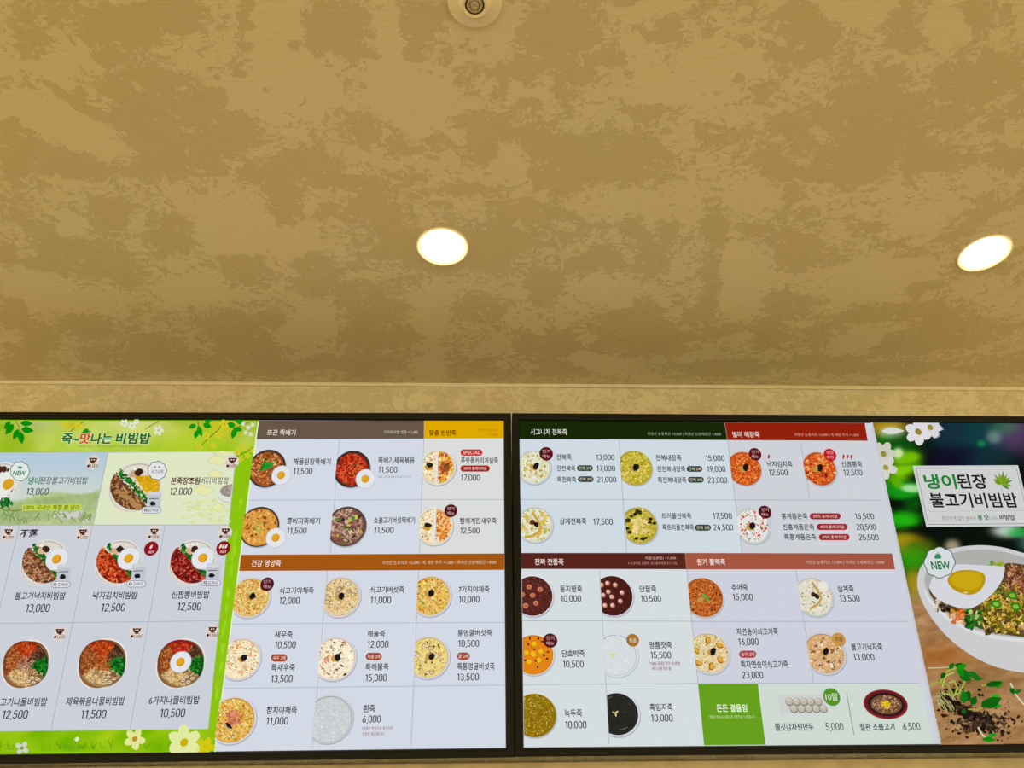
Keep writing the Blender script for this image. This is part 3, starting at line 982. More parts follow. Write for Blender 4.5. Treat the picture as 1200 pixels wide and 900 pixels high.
RED_M = [(196, 52, 24), (220, 84, 36), (160, 30, 16), (232, 120, 60)]
BULG = [(150, 92, 58), (186, 130, 92), (112, 62, 36), (206, 150, 110)]
d = bibim(51.5, 659, 27.7, 27, BULG, 'picture of rice bowl with brown meat and octopus', (67, 655.3), BULG)
packet(d, 75.5, 671, 71.8, 685)
d = bibim(138.5, 659, 27.7, 27, RED_M, 'picture of rice bowl with red kimchi and egg', (151.3, 654.5), RED_M)
packet(d, 163, 670, 160, 684.5)
DKRED = [(150, 34, 28), (186, 52, 40), (110, 20, 20), (206, 90, 70)]
d = bibim(225.2, 659, 27.7, 27, DKRED, 'picture of rice bowl with dark red spicy topping', (238, 654), DKRED)
packet(d, 250, 669.5, 247.5, 683)

def hot(cx, cy, n):
    k = Ink(L)
    k.ell(cx, cy, 8.4, 8.4, (138, 18, 24), 9, 36)
    for i in range(n):
        x = cx + (i - (n - 1) / 2) * 3.2
        k.leaf(x - 1.4, cy + .6, 6.4, 2.4, -62, (238, 220, 214), 10)
    k.text('HOT', cx - 3.6, cx + 3.6, cy + 4.2, 3.0, (238, 220, 214), .015, 10)
    k.build('badge', None, 'round dark red badge with pepper marks')
hot(177.5, 643, 1)
hot(262, 642.5, 3)

def jangjorim(k, x, y, w, h):
    rim_ = [(.92 * w * math.cos(R(t)), .92 * h * math.sin(R(t))) for t in range(0, 360, 5)]
    low = [q for q in rim_[50:] + rim_[:50] if q[1] - q[0] * 1.05 > h * .2]
    k.poly([(x + a, y + b) for a, b in low], (92, 56, 32), 5.02)
    yel = [q for q in rim_[50:] + rim_[:50] if q[1] - q[0] * 1.05 < -h * .1 and q[0] > -w * .1 and q[1] > -h * .5]
    k.poly([(x + a, y + b) for a, b in yel] + [(x - w * .05, y - h * .42)], (206, 156, 14), 5.01)
    for i in range(560):
        a, b = inside(w * .93, h * .93, .97)
        s1 = b - a * 1.05
        px, py = x + a, y + b
        if s1 > h * .22:
            k.blob(px, py, 1.6, 1.1, rnd(random.choice([(120, 76, 44), (150, 98, 58), (92, 54, 30), (190, 140, 90)]), 14), 5 + random.random() * .5, 7, .3, random.uniform(0, 180))
        elif s1 > -h * .12:
            k.blob(px, py, 2.2, 1.2, rnd(random.choice([(24, 110, 24), (44, 140, 40), (16, 78, 18)]), 12), 5.3, 6, .3, random.uniform(0, 180))
        elif a > -w * .1 and b > -h * .45:
            k.blob(px, py, 1.2, 1.0, rnd((222, 172, 26), 16), 5.1, 6, .3)
    for i in range(9):
        t = random.uniform(.1, 1)
        k.ell(x - w * .75 + t * w * .9, y + h * (.1 + .7 * t) + random.uniform(-3, 3), 4, 2.8, rnd((176, 130, 80), 10), 5.8, 12)
    k.blob(x - w * .06, y - h * .5, 5, 4, (206, 166, 130), 6, 9)
    k.blob(x + w * .16, y - h * .58, 5, 4.4, (62, 36, 26), 6.2, 8)
d = dish(L, 189.5, 541, 600, None, (222, 218, 208), (224, 218, 204), [GR(120, [(236, 232, 222), (216, 208, 194)], 1.6, 6)], 'picture of round rice bowl with braised beef, greens and yellow egg', .05, None, jangjorim, 127)
packet(d, 181, 585.5, 178, 598)
k = Ink(L)
k.scallop(184.5, 551.7, 11.6, (70, 74, 92), 9)
k.scallop(184.5, 551.7, 10.8, (226, 228, 230), 10)
k.text('시그니처', 177.5, 191.5, 553, 4.8, (40, 40, 56), .01, 11)
k.ell(182, 547.6, 1.1, 1.0, (90, 90, 100), 11, 8)
k.ell(187, 547.6, 1.1, 1.0, (90, 90, 100), 11, 8)
k.build('badge', d, 'white scalloped badge')

k = Ink(L)                                      # small rice bowl drawing by the butter
k.clip_r = L.uv(inner_x(578) - 1.4, 578)[0]
k.ell(271, 580, 15.4, 9.4, (196, 198, 190), 4, 36)
k.ell(271, 579, 15, 9, (224, 226, 222), 4.3, 36)
k.ell(271, 575, 13, 7.6, (158, 146, 136), 4.6, 36)
for i in range(60):
    a, b = inside(12.4, 7)
    k.blob(271 + a, 575 + b, 1.4, 1.0, rnd((170, 154, 146), 26), 5, 6)
k.build('dish_picture', None, 'drawing of a white bowl of brown grain')

def herb_bowl(k, x, y, w, h):
    k.ell(x + 1, y + 1, 16, 19, (232, 234, 232), 5, 36)
    k.ell(x + 11, y + 0, 6.6, 6.6, (222, 160, 30), 5.5, 26)
    for i in range(40):
        a, b = inside(8, 6)
        k.blob(x + 8 + a, y + 22 + b, 2.2, 1.3, rnd((24, 112, 40), 20), 6, 6, .3, random.uniform(0, 180))
        k.blob(x + 4 + a, y - 17 + b * .6, 2, 1.2, rnd((70, 40, 24), 14), 6, 6, .3, random.uniform(0, 180))
d = dish(L, 25.5, 541, 594, None, (224, 224, 222), (222, 220, 214), [GR(60, [(120, 84, 50), (222, 216, 204)], 1.8)], 'picture of the egg topped bowl cut by the left frame edge', .06, None, herb_bowl, -28)
k = Ink(L)
k.scallop(23.8, 552.5, 11.8, (70, 110, 84), 9)
k.scallop(23.8, 552.5, 11.0, (226, 232, 230), 10)
k.text('NEW', 15.8, 30.8, 554.6, 5.4, (0, 112, 56), .02, 11)
for a in (-150, -120, -90, -60, -30):
    k.leaf(24, 549.6, 4, 1.4, a, (60, 140, 90), 11)
k.build('badge', d, 'white scalloped badge with green lettering')

def namul(cx, cy, hw, hh, label, mid, egg_at=None, top=(196, 70, 26)):
    def extra(k, x, y, w, h):
        segs = [(55, 125, [top, (220, 96, 40), (170, 50, 20)]), (20, 55, [(96, 62, 44), (130, 88, 60), (70, 40, 28)]), (-35, 20, [(24, 116, 30), (44, 150, 44), (12, 80, 22)]), (-75, -35, [(196, 150, 100), (120, 70, 40), (222, 190, 140)]), (-150, -75, [(226, 190, 130), (236, 206, 150), (206, 164, 100)]), (125, 210, [(170, 92, 40), (196, 120, 60), (150, 70, 30)])]
        for a0, a1, cols in segs:
            k.poly([(x, y)] + [(x + .93 * w * math.cos(R(a0 + (a1 - a0) * t / 10)), y - .93 * h * math.sin(R(a0 + (a1 - a0) * t / 10))) for t in range(11)], tuple(v * .68 for v in cols[0]), 5.02)
        for i in range(560):
            a, b = inside(w * .86, h * .86, .98)
            ang = math.degrees(math.atan2(-b, a))
            for a0, a1, cols in segs:
                if a0 <= ang < a1 or a0 <= ang + 360 < a1:
                    t = random.uniform(0, 6.28)
                    k.curve([(x + a, y + b), (x + a + 2 * math.cos(t), y + b + 2 * math.sin(t)), (x + a + 2.8 * math.cos(t + 1), y + b + 2.8 * math.sin(t + 1))], .9, rnd(random.choice(cols), 18), 5.2 + random.random() * .6)
        for (a, b) in ((3, 20), (9, 22), (14, 18), (7, 16)):
            k.ell(x + a, y + b, 3.6, 2.7, (120, 72, 44), 6, 14)
            k.ell(x + a, y + b, 2.9, 2.0, (226, 200, 166), 6.2, 14)
            k.line((x + a - 2, y + b), (x + a + 2, y + b + .4), .7, (150, 100, 66), 6.4)
        if mid:
            for i in range(90):
                a, b = inside(w * .36, h * .36)
                t = random.uniform(0, 6.28)
                k.curve([(x + a, y + b), (x + a + 2.4 * math.cos(t), y + b + 2 * math.sin(t))], 1.4, rnd(random.choice(mid), 16), 6.2)
    d = dish(L, cx + hw, cy - hh, cy + hh, None, (228, 226, 222), (150, 96, 54), [('s', 60, [(170, 110, 60), (120, 70, 36)], 7, 14)], label, .06, None, extra, cx - hw)
    if egg_at:
        egg(L, d, egg_at[0], egg_at[1], 12.2, 7)
namul(30.5, 778.2, 28.5, 29.3, 'picture of vegetable rice bowl with pale brown meat in its centre', [(170, 124, 104), (134, 90, 74), (196, 150, 130)])
namul(120, 777.5, 29.5, 30, 'picture of vegetable rice bowl with red pork in its centre', [(176, 84, 32), (200, 104, 46), (146, 60, 22)])
namul(211.8, 777.2, 29.3, 29.8, 'picture of vegetable rice bowl with a whole fried egg', None, (212, 775.8), (200, 44, 34))

# --- left panel lettering
menu_text(L, [('냉이', 33.3, 47, 563.6, 8.6, (0, 128, 64), .02), ('된장불고기비빔밥', 47.4, 103, 563.2, 8.6, INKD, .004), ('13,000', 31.2, 57.5, 576, 8.0, (44, 52, 70), .004)])
k = Ink(L)
k.poly([(27, 591.4), (96, 590.6), (95, 597.6), (26, 598.6)], (196, 214, 60), 4)
k.text('100% 국내산 제철 봄 냉이', 28.5, 93, 594.6, 6, (60, 84, 44), .006, 6)
k.build('menu_text', None, 'hand lettering on a lime strip')
menu_text(L, [('본죽장조림', 200.5, 234.2, 563.6, 8.8, (92, 22, 30), .026), ('버터비빔밥', 234.8, 268, 563.2, 8.6, (60, 44, 44), .004), ('12,000', 199.2, 225, 575.9, 8.2, (40, 40, 52), .008)])
menu_text(L, [('不落', 24, 45, 625, 10, (56, 20, 44), .03)], 'brush-written dark characters')
for n_, x0, x1, cy, p_, a0, a1, ay, hh in (
        ('불고기낙지비빔밥', 18, 77, 698.3, '13,000', 30.7, 58.7, 712.6, 9.3), ('낙지김치비빔밥', 109.5, 161.3, 697.8, '12,500', 119, 147, 711.8, 9.3),
        ('신짬뽕비빔밥', 201.3, 245.5, 697.0, '12,500', 208.2, 236, 710.7, 9.3), ('불고기나물비빔밥', -7, 55.5, 822.6, '12,500', 3.2, 33, 837.2, 10),
        ('제육볶음나물비빔밥', 77.7, 146.3, 821.8, '11,500', 95.5, 124.7, 836.8, 10), ('6가지나물비빔밥', 175, 234, 820.4, '10,500', 188, 217.2, 835.4, 10)):
    menu_text(L, [(n_, x0, x1, cy, hh, INKD, .014), (p_, a0, a1, ay, hh, INKD, .008)])

# --- headers of the middle columns
def header(s, quad, col, texts, label):
    k = Ink(s)
    k.poly(quad, col, 1.6)
    for t in texts:
        k.text(*t)
    return k.build('header_band', None, label)
W1 = (236, 228, 214)
W2 = (206, 196, 180)
header(L, [(302.8, 492.9), (496.9, 493.0), (496.7, 514.2), (300.2, 514.8)], (104, 86, 72), [('뜨끈 뚝배기', 313.3, 346.5, 507, 7, W1, .008), ('가리비/라밥 변경 + 1,000', 449.5, 489.7, 506.5, 4.2, W2, 0)], 'grey-brown heading band')
header(L, [(497, 493.0), (590.2, 493.1), (590.3, 513.8), (496.8, 514.2)], (222, 168, 0), [('맞춤 반반죽', 503.3, 534.5, 507.3, 6.8, (84, 34, 10), .02), ('자연산 눈꽃치즈', 559, 583.7, 504.3, 3.8, (176, 120, 0), 0), ('+2,000', 571, 583.3, 509.5, 3.2, (176, 120, 0), 0)], 'golden yellow heading band')
header(L, [(282.2, 650.1), (590.9, 648.6), (591, 667.8), (279.6, 669.1)], (164, 86, 18), [('건강 영양죽', 295, 329.2, 660.2, 7.8, W1, .014), ('자연산 눈꽃치즈 +2,000 / 죽 계란 추가 +1,000 / 국내산 산삼배양근 +3000', 448, 581.8, 659.3, 4.6, (232, 200, 164), 0)], 'orange-brown heading band')

# --- stone pot dishes
POT = (56, 44, 40)
STEW = [('s', 70, [(196, 110, 50), (226, 160, 100), (150, 70, 30)], 8, 18), GR(60, [(120, 60, 30), (222, 170, 120), (180, 80, 30)], 2.2), GR(20, [(40, 90, 20)], 2)]
def onion(k, x, y, w, h):
    for i in range(5):
        k.line((x - 8 + 2.6 * i, y + 3 - i * .6), (x - 2 + 2.4 * i, y - 8 + i * .4), 2.4, rnd((30, 140, 40), 20), 6)
d = dish(L, 335, 526.7, 571, 294.6, POT, (160, 86, 40), STEW, 'picture of a dark pot of red seafood stew with spring onion', .09, None, onion)
egg(L, d, 329.7, 557, 11)
d = dish(L, 434, 528, 571.2, 393.9, POT, (150, 36, 20), [('s', 150, [(196, 54, 24), (160, 30, 16), (222, 96, 50)], 8, 16), GR(20, [(70, 90, 30), (60, 30, 20)], 2.2)], 'picture of a dark pot of red stir-fried pork', .11)
egg(L, d, 428.3, 561.3, 11)
d = dish(L, 327.3, 593.7, 640.8, 284.5, POT, (214, 150, 62), [GR(160, [(226, 166, 74), (206, 138, 50), (232, 182, 100)], 2, 10), GR(24, [(130, 64, 30)], 2.4), ('g', 14, [(150, 180, 60)], 1.8, 12, .25)], 'picture of a dark pot of orange bean stew', .07)
egg(L, d, 323.3, 630.3, 11.4)
d = dish(L, 429.5, 593.4, 640.2, 388.2, (80, 66, 62), (126, 84, 70), [('s', 110, [(176, 130, 112), (150, 100, 84), (110, 66, 56), (206, 170, 150)], 8, 16), GR(26, [(60, 40, 40), (220, 190, 170)], 2.6), GR(14, [(60, 140, 40), (206, 190, 60)], 2.6)], 'picture of a dark pot of beef and mushroom stew', .07)

def half(r, t, b, clip, cut, lsp, rsp, lb, rb, label, nori):
    hh = (b - t) / 2
    cy, cx = (t + b) / 2, r - hh
    def extra(k, x, y, w, h):
        k.line((cut + .8, t + .5), (cut - .8, b - .5), 3.0, (230, 228, 216), 7.5)
        k.line((cut + 2.6, t + 3), (cut + .9, b - 3), .5, (170, 116, 50), 7.4)
        k.blob(nori[0] - 1, nori[1] + 3, 4.6, 3.6, (204, 150, 50), 7, 9)
        k.blob(nori[0], nori[1], 4.4, 3.2, (30, 34, 24), 7.2, 8, .2, 10)
        for i in range(260):
            a, b_ = inside(w * .88, h * .9, .97)
            if x + a > cut + 2.4:
                k.blob(x + a, y + b_, 1.9, 1.3, rnd(random.choice(rsp), 14), 5.4 + random.random(), 7, .3, random.uniform(0, 180))
    return dish(L, r, t, b, clip, (226, 224, 212), lb, lsp, label, .08, None, extra, r - 2 * hh * .98)
d = half(534, 526, 568.5, 495.2, 511.8, CREAM_RICE, [(226, 176, 40), (236, 196, 70), (214, 120, 40), (206, 70, 40)], (236, 214, 160), None, 'picture of a half and half bowl, cream left and yellow curry right', (503.7, 545))
k = Ink(L)
for i in range(46):
    a, b = inside(6.4, 6.4)
    k.blob(521.5 + a, 547 + b, 1.8, 1.2, rnd((150, 76, 34), 26), 8, 6)
k.build('topping', d, 'brown meat topping')
d = half(531.3, 594, 639, 491.8, 509.4, CREAM_RICE, [(226, 130, 40), (236, 156, 70), (206, 104, 30), (240, 180, 100)], (240, 222, 180), None, 'picture of a half and half bowl, cream left and orange right', (502, 615.5))
badge(L, d, 528.3, 598.8, 7.6, (82, 20, 28), ('인기', '메뉴'))

menu_text(L, [('해물된장뚝배기', 343.8, 387.6, 541, 7.7), ('11,500', 343.8, 366.3, 552.3, 7.2)])
menu_text(L, [('뚝배기제육볶음', 443.3, 486, 539.6, 7.6), ('11,500', 443.3, 465.6, 550.5, 7.0), ('*제품 안의 음식물이 뜨거우니 주의', 442.2, 480.8, 559, 2.8, (110, 112, 124), 0)])
menu_text(L, [('콩비지뚝배기', 336.3, 375, 610.5, 7.8), ('11,500', 336.3, 359.6, 622, 7.2)])
menu_text(L, [('소불고기버섯뚝배기', 438.3, 486.2, 609.7, 7.8), ('11,500', 438.3, 461.5, 621.2, 7.2)])
menu_text(L, [('푸팟퐁커리게살죽', 540, 583.8, 539.8, 7.4), ('17,000', 540, 562.6, 559.8, 7.2)], None, [('SPECIAL', 539.7, 565.4, 530.4, 7.6, (206, 40, 36)), ('2마리 홍게다리살', 539.5, 574, 549.1, 7.4, (164, 38, 30))])
menu_text(L, [('참깨계란새우죽', 538.7, 581.8, 610.4, 7.4), ('12,500', 539.2, 562.2, 621.8, 7.2)])

# --- porridge bowls
PR = (218, 210, 216)
d = dish(L, 317.5, 675.5, 724.2, 274.9, PR, (232, 200, 120), VEG_RICE, 'picture of vegetable and beef porridge with maroon badge', .08, (295.8, 698.5))
badge(L, d, 313.3, 684.7, 8.0, (82, 18, 28), ('인기', '메뉴'))
dish(L, 423, 674.8, 723.4, 380.6, PR, (230, 208, 160), [GR(230, [(238, 214, 160), (226, 190, 120), (210, 160, 90)], 1.6, 10), GR(40, [(110, 110, 40), (90, 60, 30)], 1.2)] + MUSH, 'picture of pale porridge with sliced mushrooms', .08, (399.5, 698.5))
dish(L, 529, 673.4, 722.4, 488.6, PR, (234, 196, 88), VEG_RICE, 'picture of yellow seven vegetable porridge', .08, (504.5, 695.5))
dish(L, 306.5, 746.4, 797.2, 265.6, PR, (244, 230, 186), CREAM_RICE + [GR(10, [(236, 170, 110)], 3.6)], 'picture of cream porridge with shrimp', .08, (286, 771))
dish(L, 418, 745.2, 798, 374.4, PR, (244, 234, 206), CREAM_RICE + [GR(12, [(226, 160, 110), (246, 240, 232)], 3.4), GR(8, [(60, 30, 30)], 2.2)], 'picture of cream porridge with mixed seafood', .08, (394.8, 770.7))
dish(L, 527.2, 744.4, 795.6, 486.2, PR, (236, 212, 130), [GR(220, [(240, 220, 150), (230, 200, 110)], 1.6, 10), GR(40, [(120, 130, 50)], 1.2), ('r', 16, [(234, 214, 172), (222, 190, 130)], 3.2, 10, .82), GR(22, [(66, 36, 26)], 1.8)], 'picture of porridge with oysters and dark rimmed mushrooms', .08, (506, 769))
def tuna(k, x, y, w, h):
    for i in range(90):
        a, b = inside(10.5, 10)
        k.blob(x + 2 + a, y - 2 + b, 1.8, 1.3, rnd(random.choice([(206, 120, 84), (180, 92, 60), (222, 150, 116)]), 14), 6, 6)
    k.blob(x - 6, y + 8, 5, 3, (206, 170, 110), 6.2, 8, .2, 40)
    k.blob(x - 4, y + 7, 5.4, 2.1, (34, 24, 22), 6.6, 8, .15, 44)
dish(L, 300.6, 815, 872, 254.6, PR, (226, 176, 70), VEG_RICE, 'picture of vegetable porridge with pink tuna', .08, None, tuna)
dish(L, 414, 813.6, 871, 367.6, (206, 208, 214), (204, 207, 210), [GR(260, [(210, 212, 214), (196, 199, 204), (220, 222, 224)], 1.7, 5)], 'picture of plain white rice porridge', .05)

BR = (164, 66, 44)
menu_text(L, [('쇠고기야채죽', 327.8, 367.6, 692, 7.8), ('12,000', 327.5, 351.4, 703.8, 8)])
menu_text(L, [('쇠고기버섯죽', 433.8, 473.8, 691, 7.8), ('11,000', 434.2, 458.4, 703.1, 8)])
menu_text(L, [('7가지야채죽', 537.5, 573.5, 690.4, 7.8), ('10,000', 537.8, 561.9, 702.4, 7.8)])
menu_text(L, [('새우죽', 322.2, 343, 743.6, 8), ('10,500', 322.2, 346.8, 755.6, 8.2), ('특새우죽', 318, 345.8, 782.4, 8.6), ('13,500', 317.8, 343, 795.3, 8.5)], None, [('새우 2배', 317.5, 336.8, 771, 8.9, BR)])
menu_text(L, [('해물죽', 430.8, 451.2, 742.7, 7.8), ('12,000', 430.8, 455.4, 755, 8.2), ('특해물죽', 428.3, 455.6, 781.5, 8.2), ('15,000', 428.3, 453.4, 794.2, 8.4)], None, [('해물 2배', 428.6, 447.6, 769.4, 8.9, BR)])
menu_text(L, [('통영굴버섯죽', 536.2, 576.4, 741.7, 7.6), ('10,500', 537, 561.4, 754, 8), ('특통영굴버섯죽', 535.8, 579.8, 780.9, 8.4), ('13,500', 535.8, 561.2, 793.2, 8.2)], None, [('굴 2배', 535.5, 550.6, 769, 8.8, BR)])
menu_text(L, [('참치야채죽', 312.5, 348.1, 832, 9.2), ('11,000', 312.2, 338, 844.7, 8.9)])
PUR = (140, 50, 96)
menu_text(L, [('흰죽', 425.5, 439.8, 830.3, 9), ('6,000', 424.7, 446.4, 842.5, 8.5), ('*흰죽은 반찬으로 동치미와', 424, 460.6, 853.4, 4.3, PUR, .004), ('간장만 제공됩니다', 424.7, 450.2, 860.2, 4.4, PUR, .004)])

# ================================================================== RIGHT SCREEN
def corners_right(s):
    q = lambda x, y: s.uv(x, y)
    x0 = (q(600.4, 486)[0] + q(604, 886)[0]) / 2 - .0006
    z1 = (q(604, 485.2)[1] + q(1120, 488)[1] + q(1200, 488.2)[1]) / 3
    z0 = (q(604, 886)[1] + q(1120, 883)[1] + q(1200, 881.8)[1]) / 3
    xa = (q(608.7, 493)[0] + q(614.5, 875.4)[0]) / 2
    zt = (q(609, 493.0)[1] + q(1120, 496.7)[1] + q(1200, 496.9)[1]) / 3
    zb = (q(614, 875.4)[1] + q(1120, 872)[1] + q(1200, 871.1)[1]) / 3
    wa = (zt - zb) * 1.80
    x1 = xa + wa + (xa - x0)
    s.act = (xa - (x0 + x1) / 2, xa + wa - (x0 + x1) / 2, zb - z0, zt - z0)
    return x0, x1, z0, z1

Q = Screen(R(-0.063), 'right black-framed menu screen, with the flower and rice bowl photo at its right end', corners_right)
housing(Q, Q.act)

def photo_x(y):
    return 1022 + (y - 496) * (80.2 / 374.7)

def page_right():
    k = Ink(Q)
    a0, a1, b0, b1 = Q.act
    k.raw([(a0, b0), (a1, b0), (a1, b1), (a0, b1)], (206, 210, 219), .3)
    k.poly([(608.7, 514), (852.5, 515.8), (869.5, 648), (611, 648)], (207, 218, 226), .6)
    k.poly([(852.5, 515.8), (photo_x(516), 516), (photo_x(648), 648), (869.5, 648)], (206, 210, 216), .6)
    k.poly([(611, 666.7), (804.5, 667.2), (825, 873.5), (614.5, 875.4)], (214, 221, 223), .6)
    k.poly([(804.5, 667.2), (photo_x(667), 667.2), (photo_x(801), 800.7), (817.8, 800.7)], (206, 209, 221), .6)
    k.poly([(888, 801.5), (1078.5, 800.7), (1093, 871.5), (897, 873)], (207, 218, 211), .6)
    g = (164, 174, 184)
    for p in (((609.5, 585.2), (1033, 586.3)), ((725.5, 516.7), (734.2, 648)), ((852.5, 516), (869.5, 648)), ((938.3, 518.3), (949.2, 586)),
              ((612, 727.4), (817, 728.0)), ((812, 728.2), (1064, 728.2)), ((613.5, 802.3), (818, 801)), ((818, 801), (1078, 800.4)),
              ((702.5, 668), (714, 871.7)), ((804.5, 667.3), (817.8, 800.7)), ((932.6, 668.5), (953.6, 800.7))):
        k.line(p[0], p[1], .75, g, .9)
    k.line((992, 812), (1000.7, 861), .8, (110, 128, 118), .9)
    return k.build('menu_page', None, 'pale background of the porridge menu')
page_right()

header(Q, [(608.8, 493.0), (849, 494.9), (852.4, 515.8), (609, 514.6)], (22, 40, 6), [('시그니처 전복죽', 621.7, 664.3, 506.3, 7.3, (224, 226, 214), .008), ('자연산 눈꽃치즈 +2,000 | 국내산 산삼배양근 +3000', 758.7, 844.7, 509, 4.2, (160, 168, 144), 0)], 'dark green heading band')
header(Q, [(849.2, 494.9), (1013.3, 495.9), (1016.8, 516.6), (852.6, 515.8)], (146, 32, 12), [('별미 해장죽', 858.3, 889.8, 509.3, 6.8, (240, 216, 206), .014), ('자연산 눈꽃치즈 +2,000 | 죽 계란 추가 +1,000', 931, 1006.4, 510, 4.2, (216, 160, 140), 0)], 'brick red heading band')
header(Q, [(611.0, 648), (802.8, 648), (804.5, 667.1), (611.3, 666.7)], (88, 36, 28), [('진짜 전통죽', 626.7, 660.4, 658.5, 7.6, (236, 220, 212), .014), ('새알심(8알) +1,000', 755.5, 792, 654.2, 4.3, (206, 170, 160), 0), ('※ 단호박죽, 단팥죽, 동지팥죽에만 추가 가능', 735.8, 793.4, 660.3, 3.5, (190, 140, 130), 0)], 'dark maroon heading band')
header(Q, [(803, 648), (1045.4, 648.6), (1049, 667.2), (804.7, 667.2)], (164, 86, 64), [('원기 활력죽', 816.6, 849.8, 658.6, 7.6, (244, 226, 216), .016), ('자연산 눈꽃치즈 +2,000 | 국내산 산삼배양근 +3000', 944, 1036, 659.3, 4.6, (226, 184, 166), 0)], 'terracotta heading band')
header(Q, [(818, 801.6), (888, 801.4), (897, 872.6), (825, 873.2)], (102, 160, 28), [('든든 곁들임', 839.5, 875.2, 829.7, 9, (238, 244, 222), .018), ('*곁들임 메뉴는 단품으로 주문하실 수 없습니다.', 830, 885, 840, 3.6, (206, 226, 160), 0)], 'leaf green side dish block')

RIM2 = (206, 212, 214)
SH2 = (172, 180, 190)
def dq(*a, **kw):
    kw.setdefault('shade', SH2)
    return dish(Q, *a, **kw)
PALE = [GR(150, [(228, 226, 196), (216, 216, 176), (236, 236, 214)], 1.7, 8), GR(46, [(206, 176, 60), (190, 160, 40)], 2.0), GR(26, [(150, 160, 60), (190, 150, 40)], 1.2)]
d = dq(646, 526.8, 567.4, 610.2, RIM2, (222, 224, 198), PALE, 'picture of pale abalone porridge with maroon badge', .07, (627.8, 546))
badge(Q, d, 640, 532, 8.0, (92, 20, 26), ('인기', '메뉴'))
dq(764.4, 527.8, 568.8, 727.4, (190, 184, 60), (190, 172, 44), GREEN_RICE, 'picture of olive yellow abalone porridge', .04, (744.8, 547.6))
def ginseng(k, x, y, w, h):
    c = (204, 164, 60)
    k.curve([(x - 3, y - 14), (x + 3, y - 5), (x + 7, y + 3), (x + 4, y + 10), (x - 4, y + 14), (x - 12, y + 15)], 3.2, c, 6)
    k.curve([(x + 7, y + 3), (x + 7, y + 10), (x + 2, y + 16)], 2.2, (214, 176, 80), 6.1)
    k.ell(x - 3, y - 2.5, 3.4, 3.2, (110, 40, 22), 6.4, 16)
    k.blob(x + 1.4, y, 3.4, 2.6, (30, 28, 26), 6.6, 8, .2, 50)
    for (a, b) in ((8, -12), (12, -8), (-10, -8), (-14, 2), (12, 8), (10, -2)):
        k.blob(x + a, y + b, 4.2, 2, rnd((216, 186, 84), 12), 5.8, 8, .2, a * 9)
dq(648.4, 593, 636, 611, RIM2, (222, 224, 200), PALE, 'picture of pale chicken and ginseng abalone porridge', .06, None, ginseng)
def truffle(k, x, y, w, h):
    for i in range(26):
        a = random.uniform(0, 6.28)
        q = random.uniform(.55, .85)
        k.blob(x + w * q * math.cos(a), y + h * q * math.sin(a), 2.6, 1.8, rnd((46, 46, 14), 12), 5.8, 7, .3)
    for i in range(26):
        a, b = inside(11, 10)
        k.blob(x + a, y + 1 + b, 3.4, 1.6, rnd((226, 204, 130), 16), 6, 8, .25, random.uniform(0, 180))
dq(770.8, 593.8, 637.4, 733.2, (196, 190, 150), (184, 166, 50), GREEN_RICE, 'picture of olive porridge with truffle and abalone slices', .05, None, truffle)
d = dq(892.2, 529, 569, 856, (206, 150, 120), (208, 84, 26), RED_RICE, 'picture of orange red kimchi porridge', .03, (873, 548))
badge(Q, d, 884.7, 532.5, 7.4, (92, 20, 26), ('인기', '메뉴'))
d = dq(980.4, 529, 569.4, 942.2, (210, 170, 150), (200, 76, 28), RED_RICE + [GR(12, [(236, 196, 120), (120, 40, 20)], 3)], 'picture of spicy red seafood porridge', .05, (960.6, 548.2))
badge(Q, d, 972.5, 533.3, 7.4, (196, 26, 38), ('매장', '추천'))
d = dq(903, 593.8, 637.5, 864.4, (196, 206, 208), (226, 228, 224), [GR(90, [(234, 236, 232), (218, 220, 214)], 1.7, 5), GR(36, [(196, 60, 40), (214, 100, 76)], 2.0), GR(34, [(180, 110, 50), (150, 150, 60)], 1.3)], 'picture of white porridge with red crab flakes', .10, (881, 616.4))
badge(Q, d, 896.3, 600.3, 7.6, (86, 14, 24), ('인기', '메뉴'))

DG = (40, 66, 46)
CR = (158, 34, 44)
IK = (32, 37, 47)
def mt(rows, pills=(), label=None):
    menu_text(Q, [(r[0], r[1], r[2], r[3], r[4], r[5] if len(r) > 5 else IK) for r in rows], label, pills)
mt([('전복죽', 652, 669.8, 535.8, 7), ('13,000', 698.3, 720, 536, 6.6), ('진전복죽', 652.5, 674.2, 549, 6.8), ('17,000', 699, 720.8, 549, 6.6), ('특전복죽', 652.8, 675, 562, 6.8), ('21,000', 699.7, 722, 562, 6.6)],
   [('전복 2배', 676, 694.8, 548.7, 6.9, DG), ('전복 3배', 677, 695.6, 561.6, 6.9, DG)])
mt([('전복내장죽', 768.3, 798.4, 536.6, 7.2), ('15,000', 826.7, 848.8, 537, 6.8), ('진전복내장죽', 770, 803, 549.8, 7), ('19,000', 828.3, 850, 549.8, 6.8), ('특전복내장죽', 770.8, 804.2, 562.6, 7), ('23,000', 829.2, 852, 562.8, 6.8)],
   [('전복 2배', 804.5, 823.1, 549.6, 6.9, DG), ('전복 3배', 806, 824.8, 562.3, 6.9, DG)])
mt([('삼계전복죽', 655.8, 687.2, 611, 7.6), ('17,500', 695, 718, 611.4, 7.2)])
mt([('트러플전복죽', 775.3, 810, 604.7, 7), ('17,500', 835, 857.6, 604.6, 6.9), ('특트러플전복죽', 776.3, 813, 618, 7.3), ('24,500', 835.8, 858.9, 618, 6.9)], [('전복 2배', 814.2, 833.1, 618.4, 7.2, DG)])
def chilis(k_, xs):
    for x in xs:
        k_.leaf(x + .4, 532.4, 6.4, 2.6, 98, (176, 30, 36), 6)
k = Ink(Q)
chilis(k, (900.8,))
k.text('낙지김치죽', 898.7, 928.4, 544, 7.2, IK)
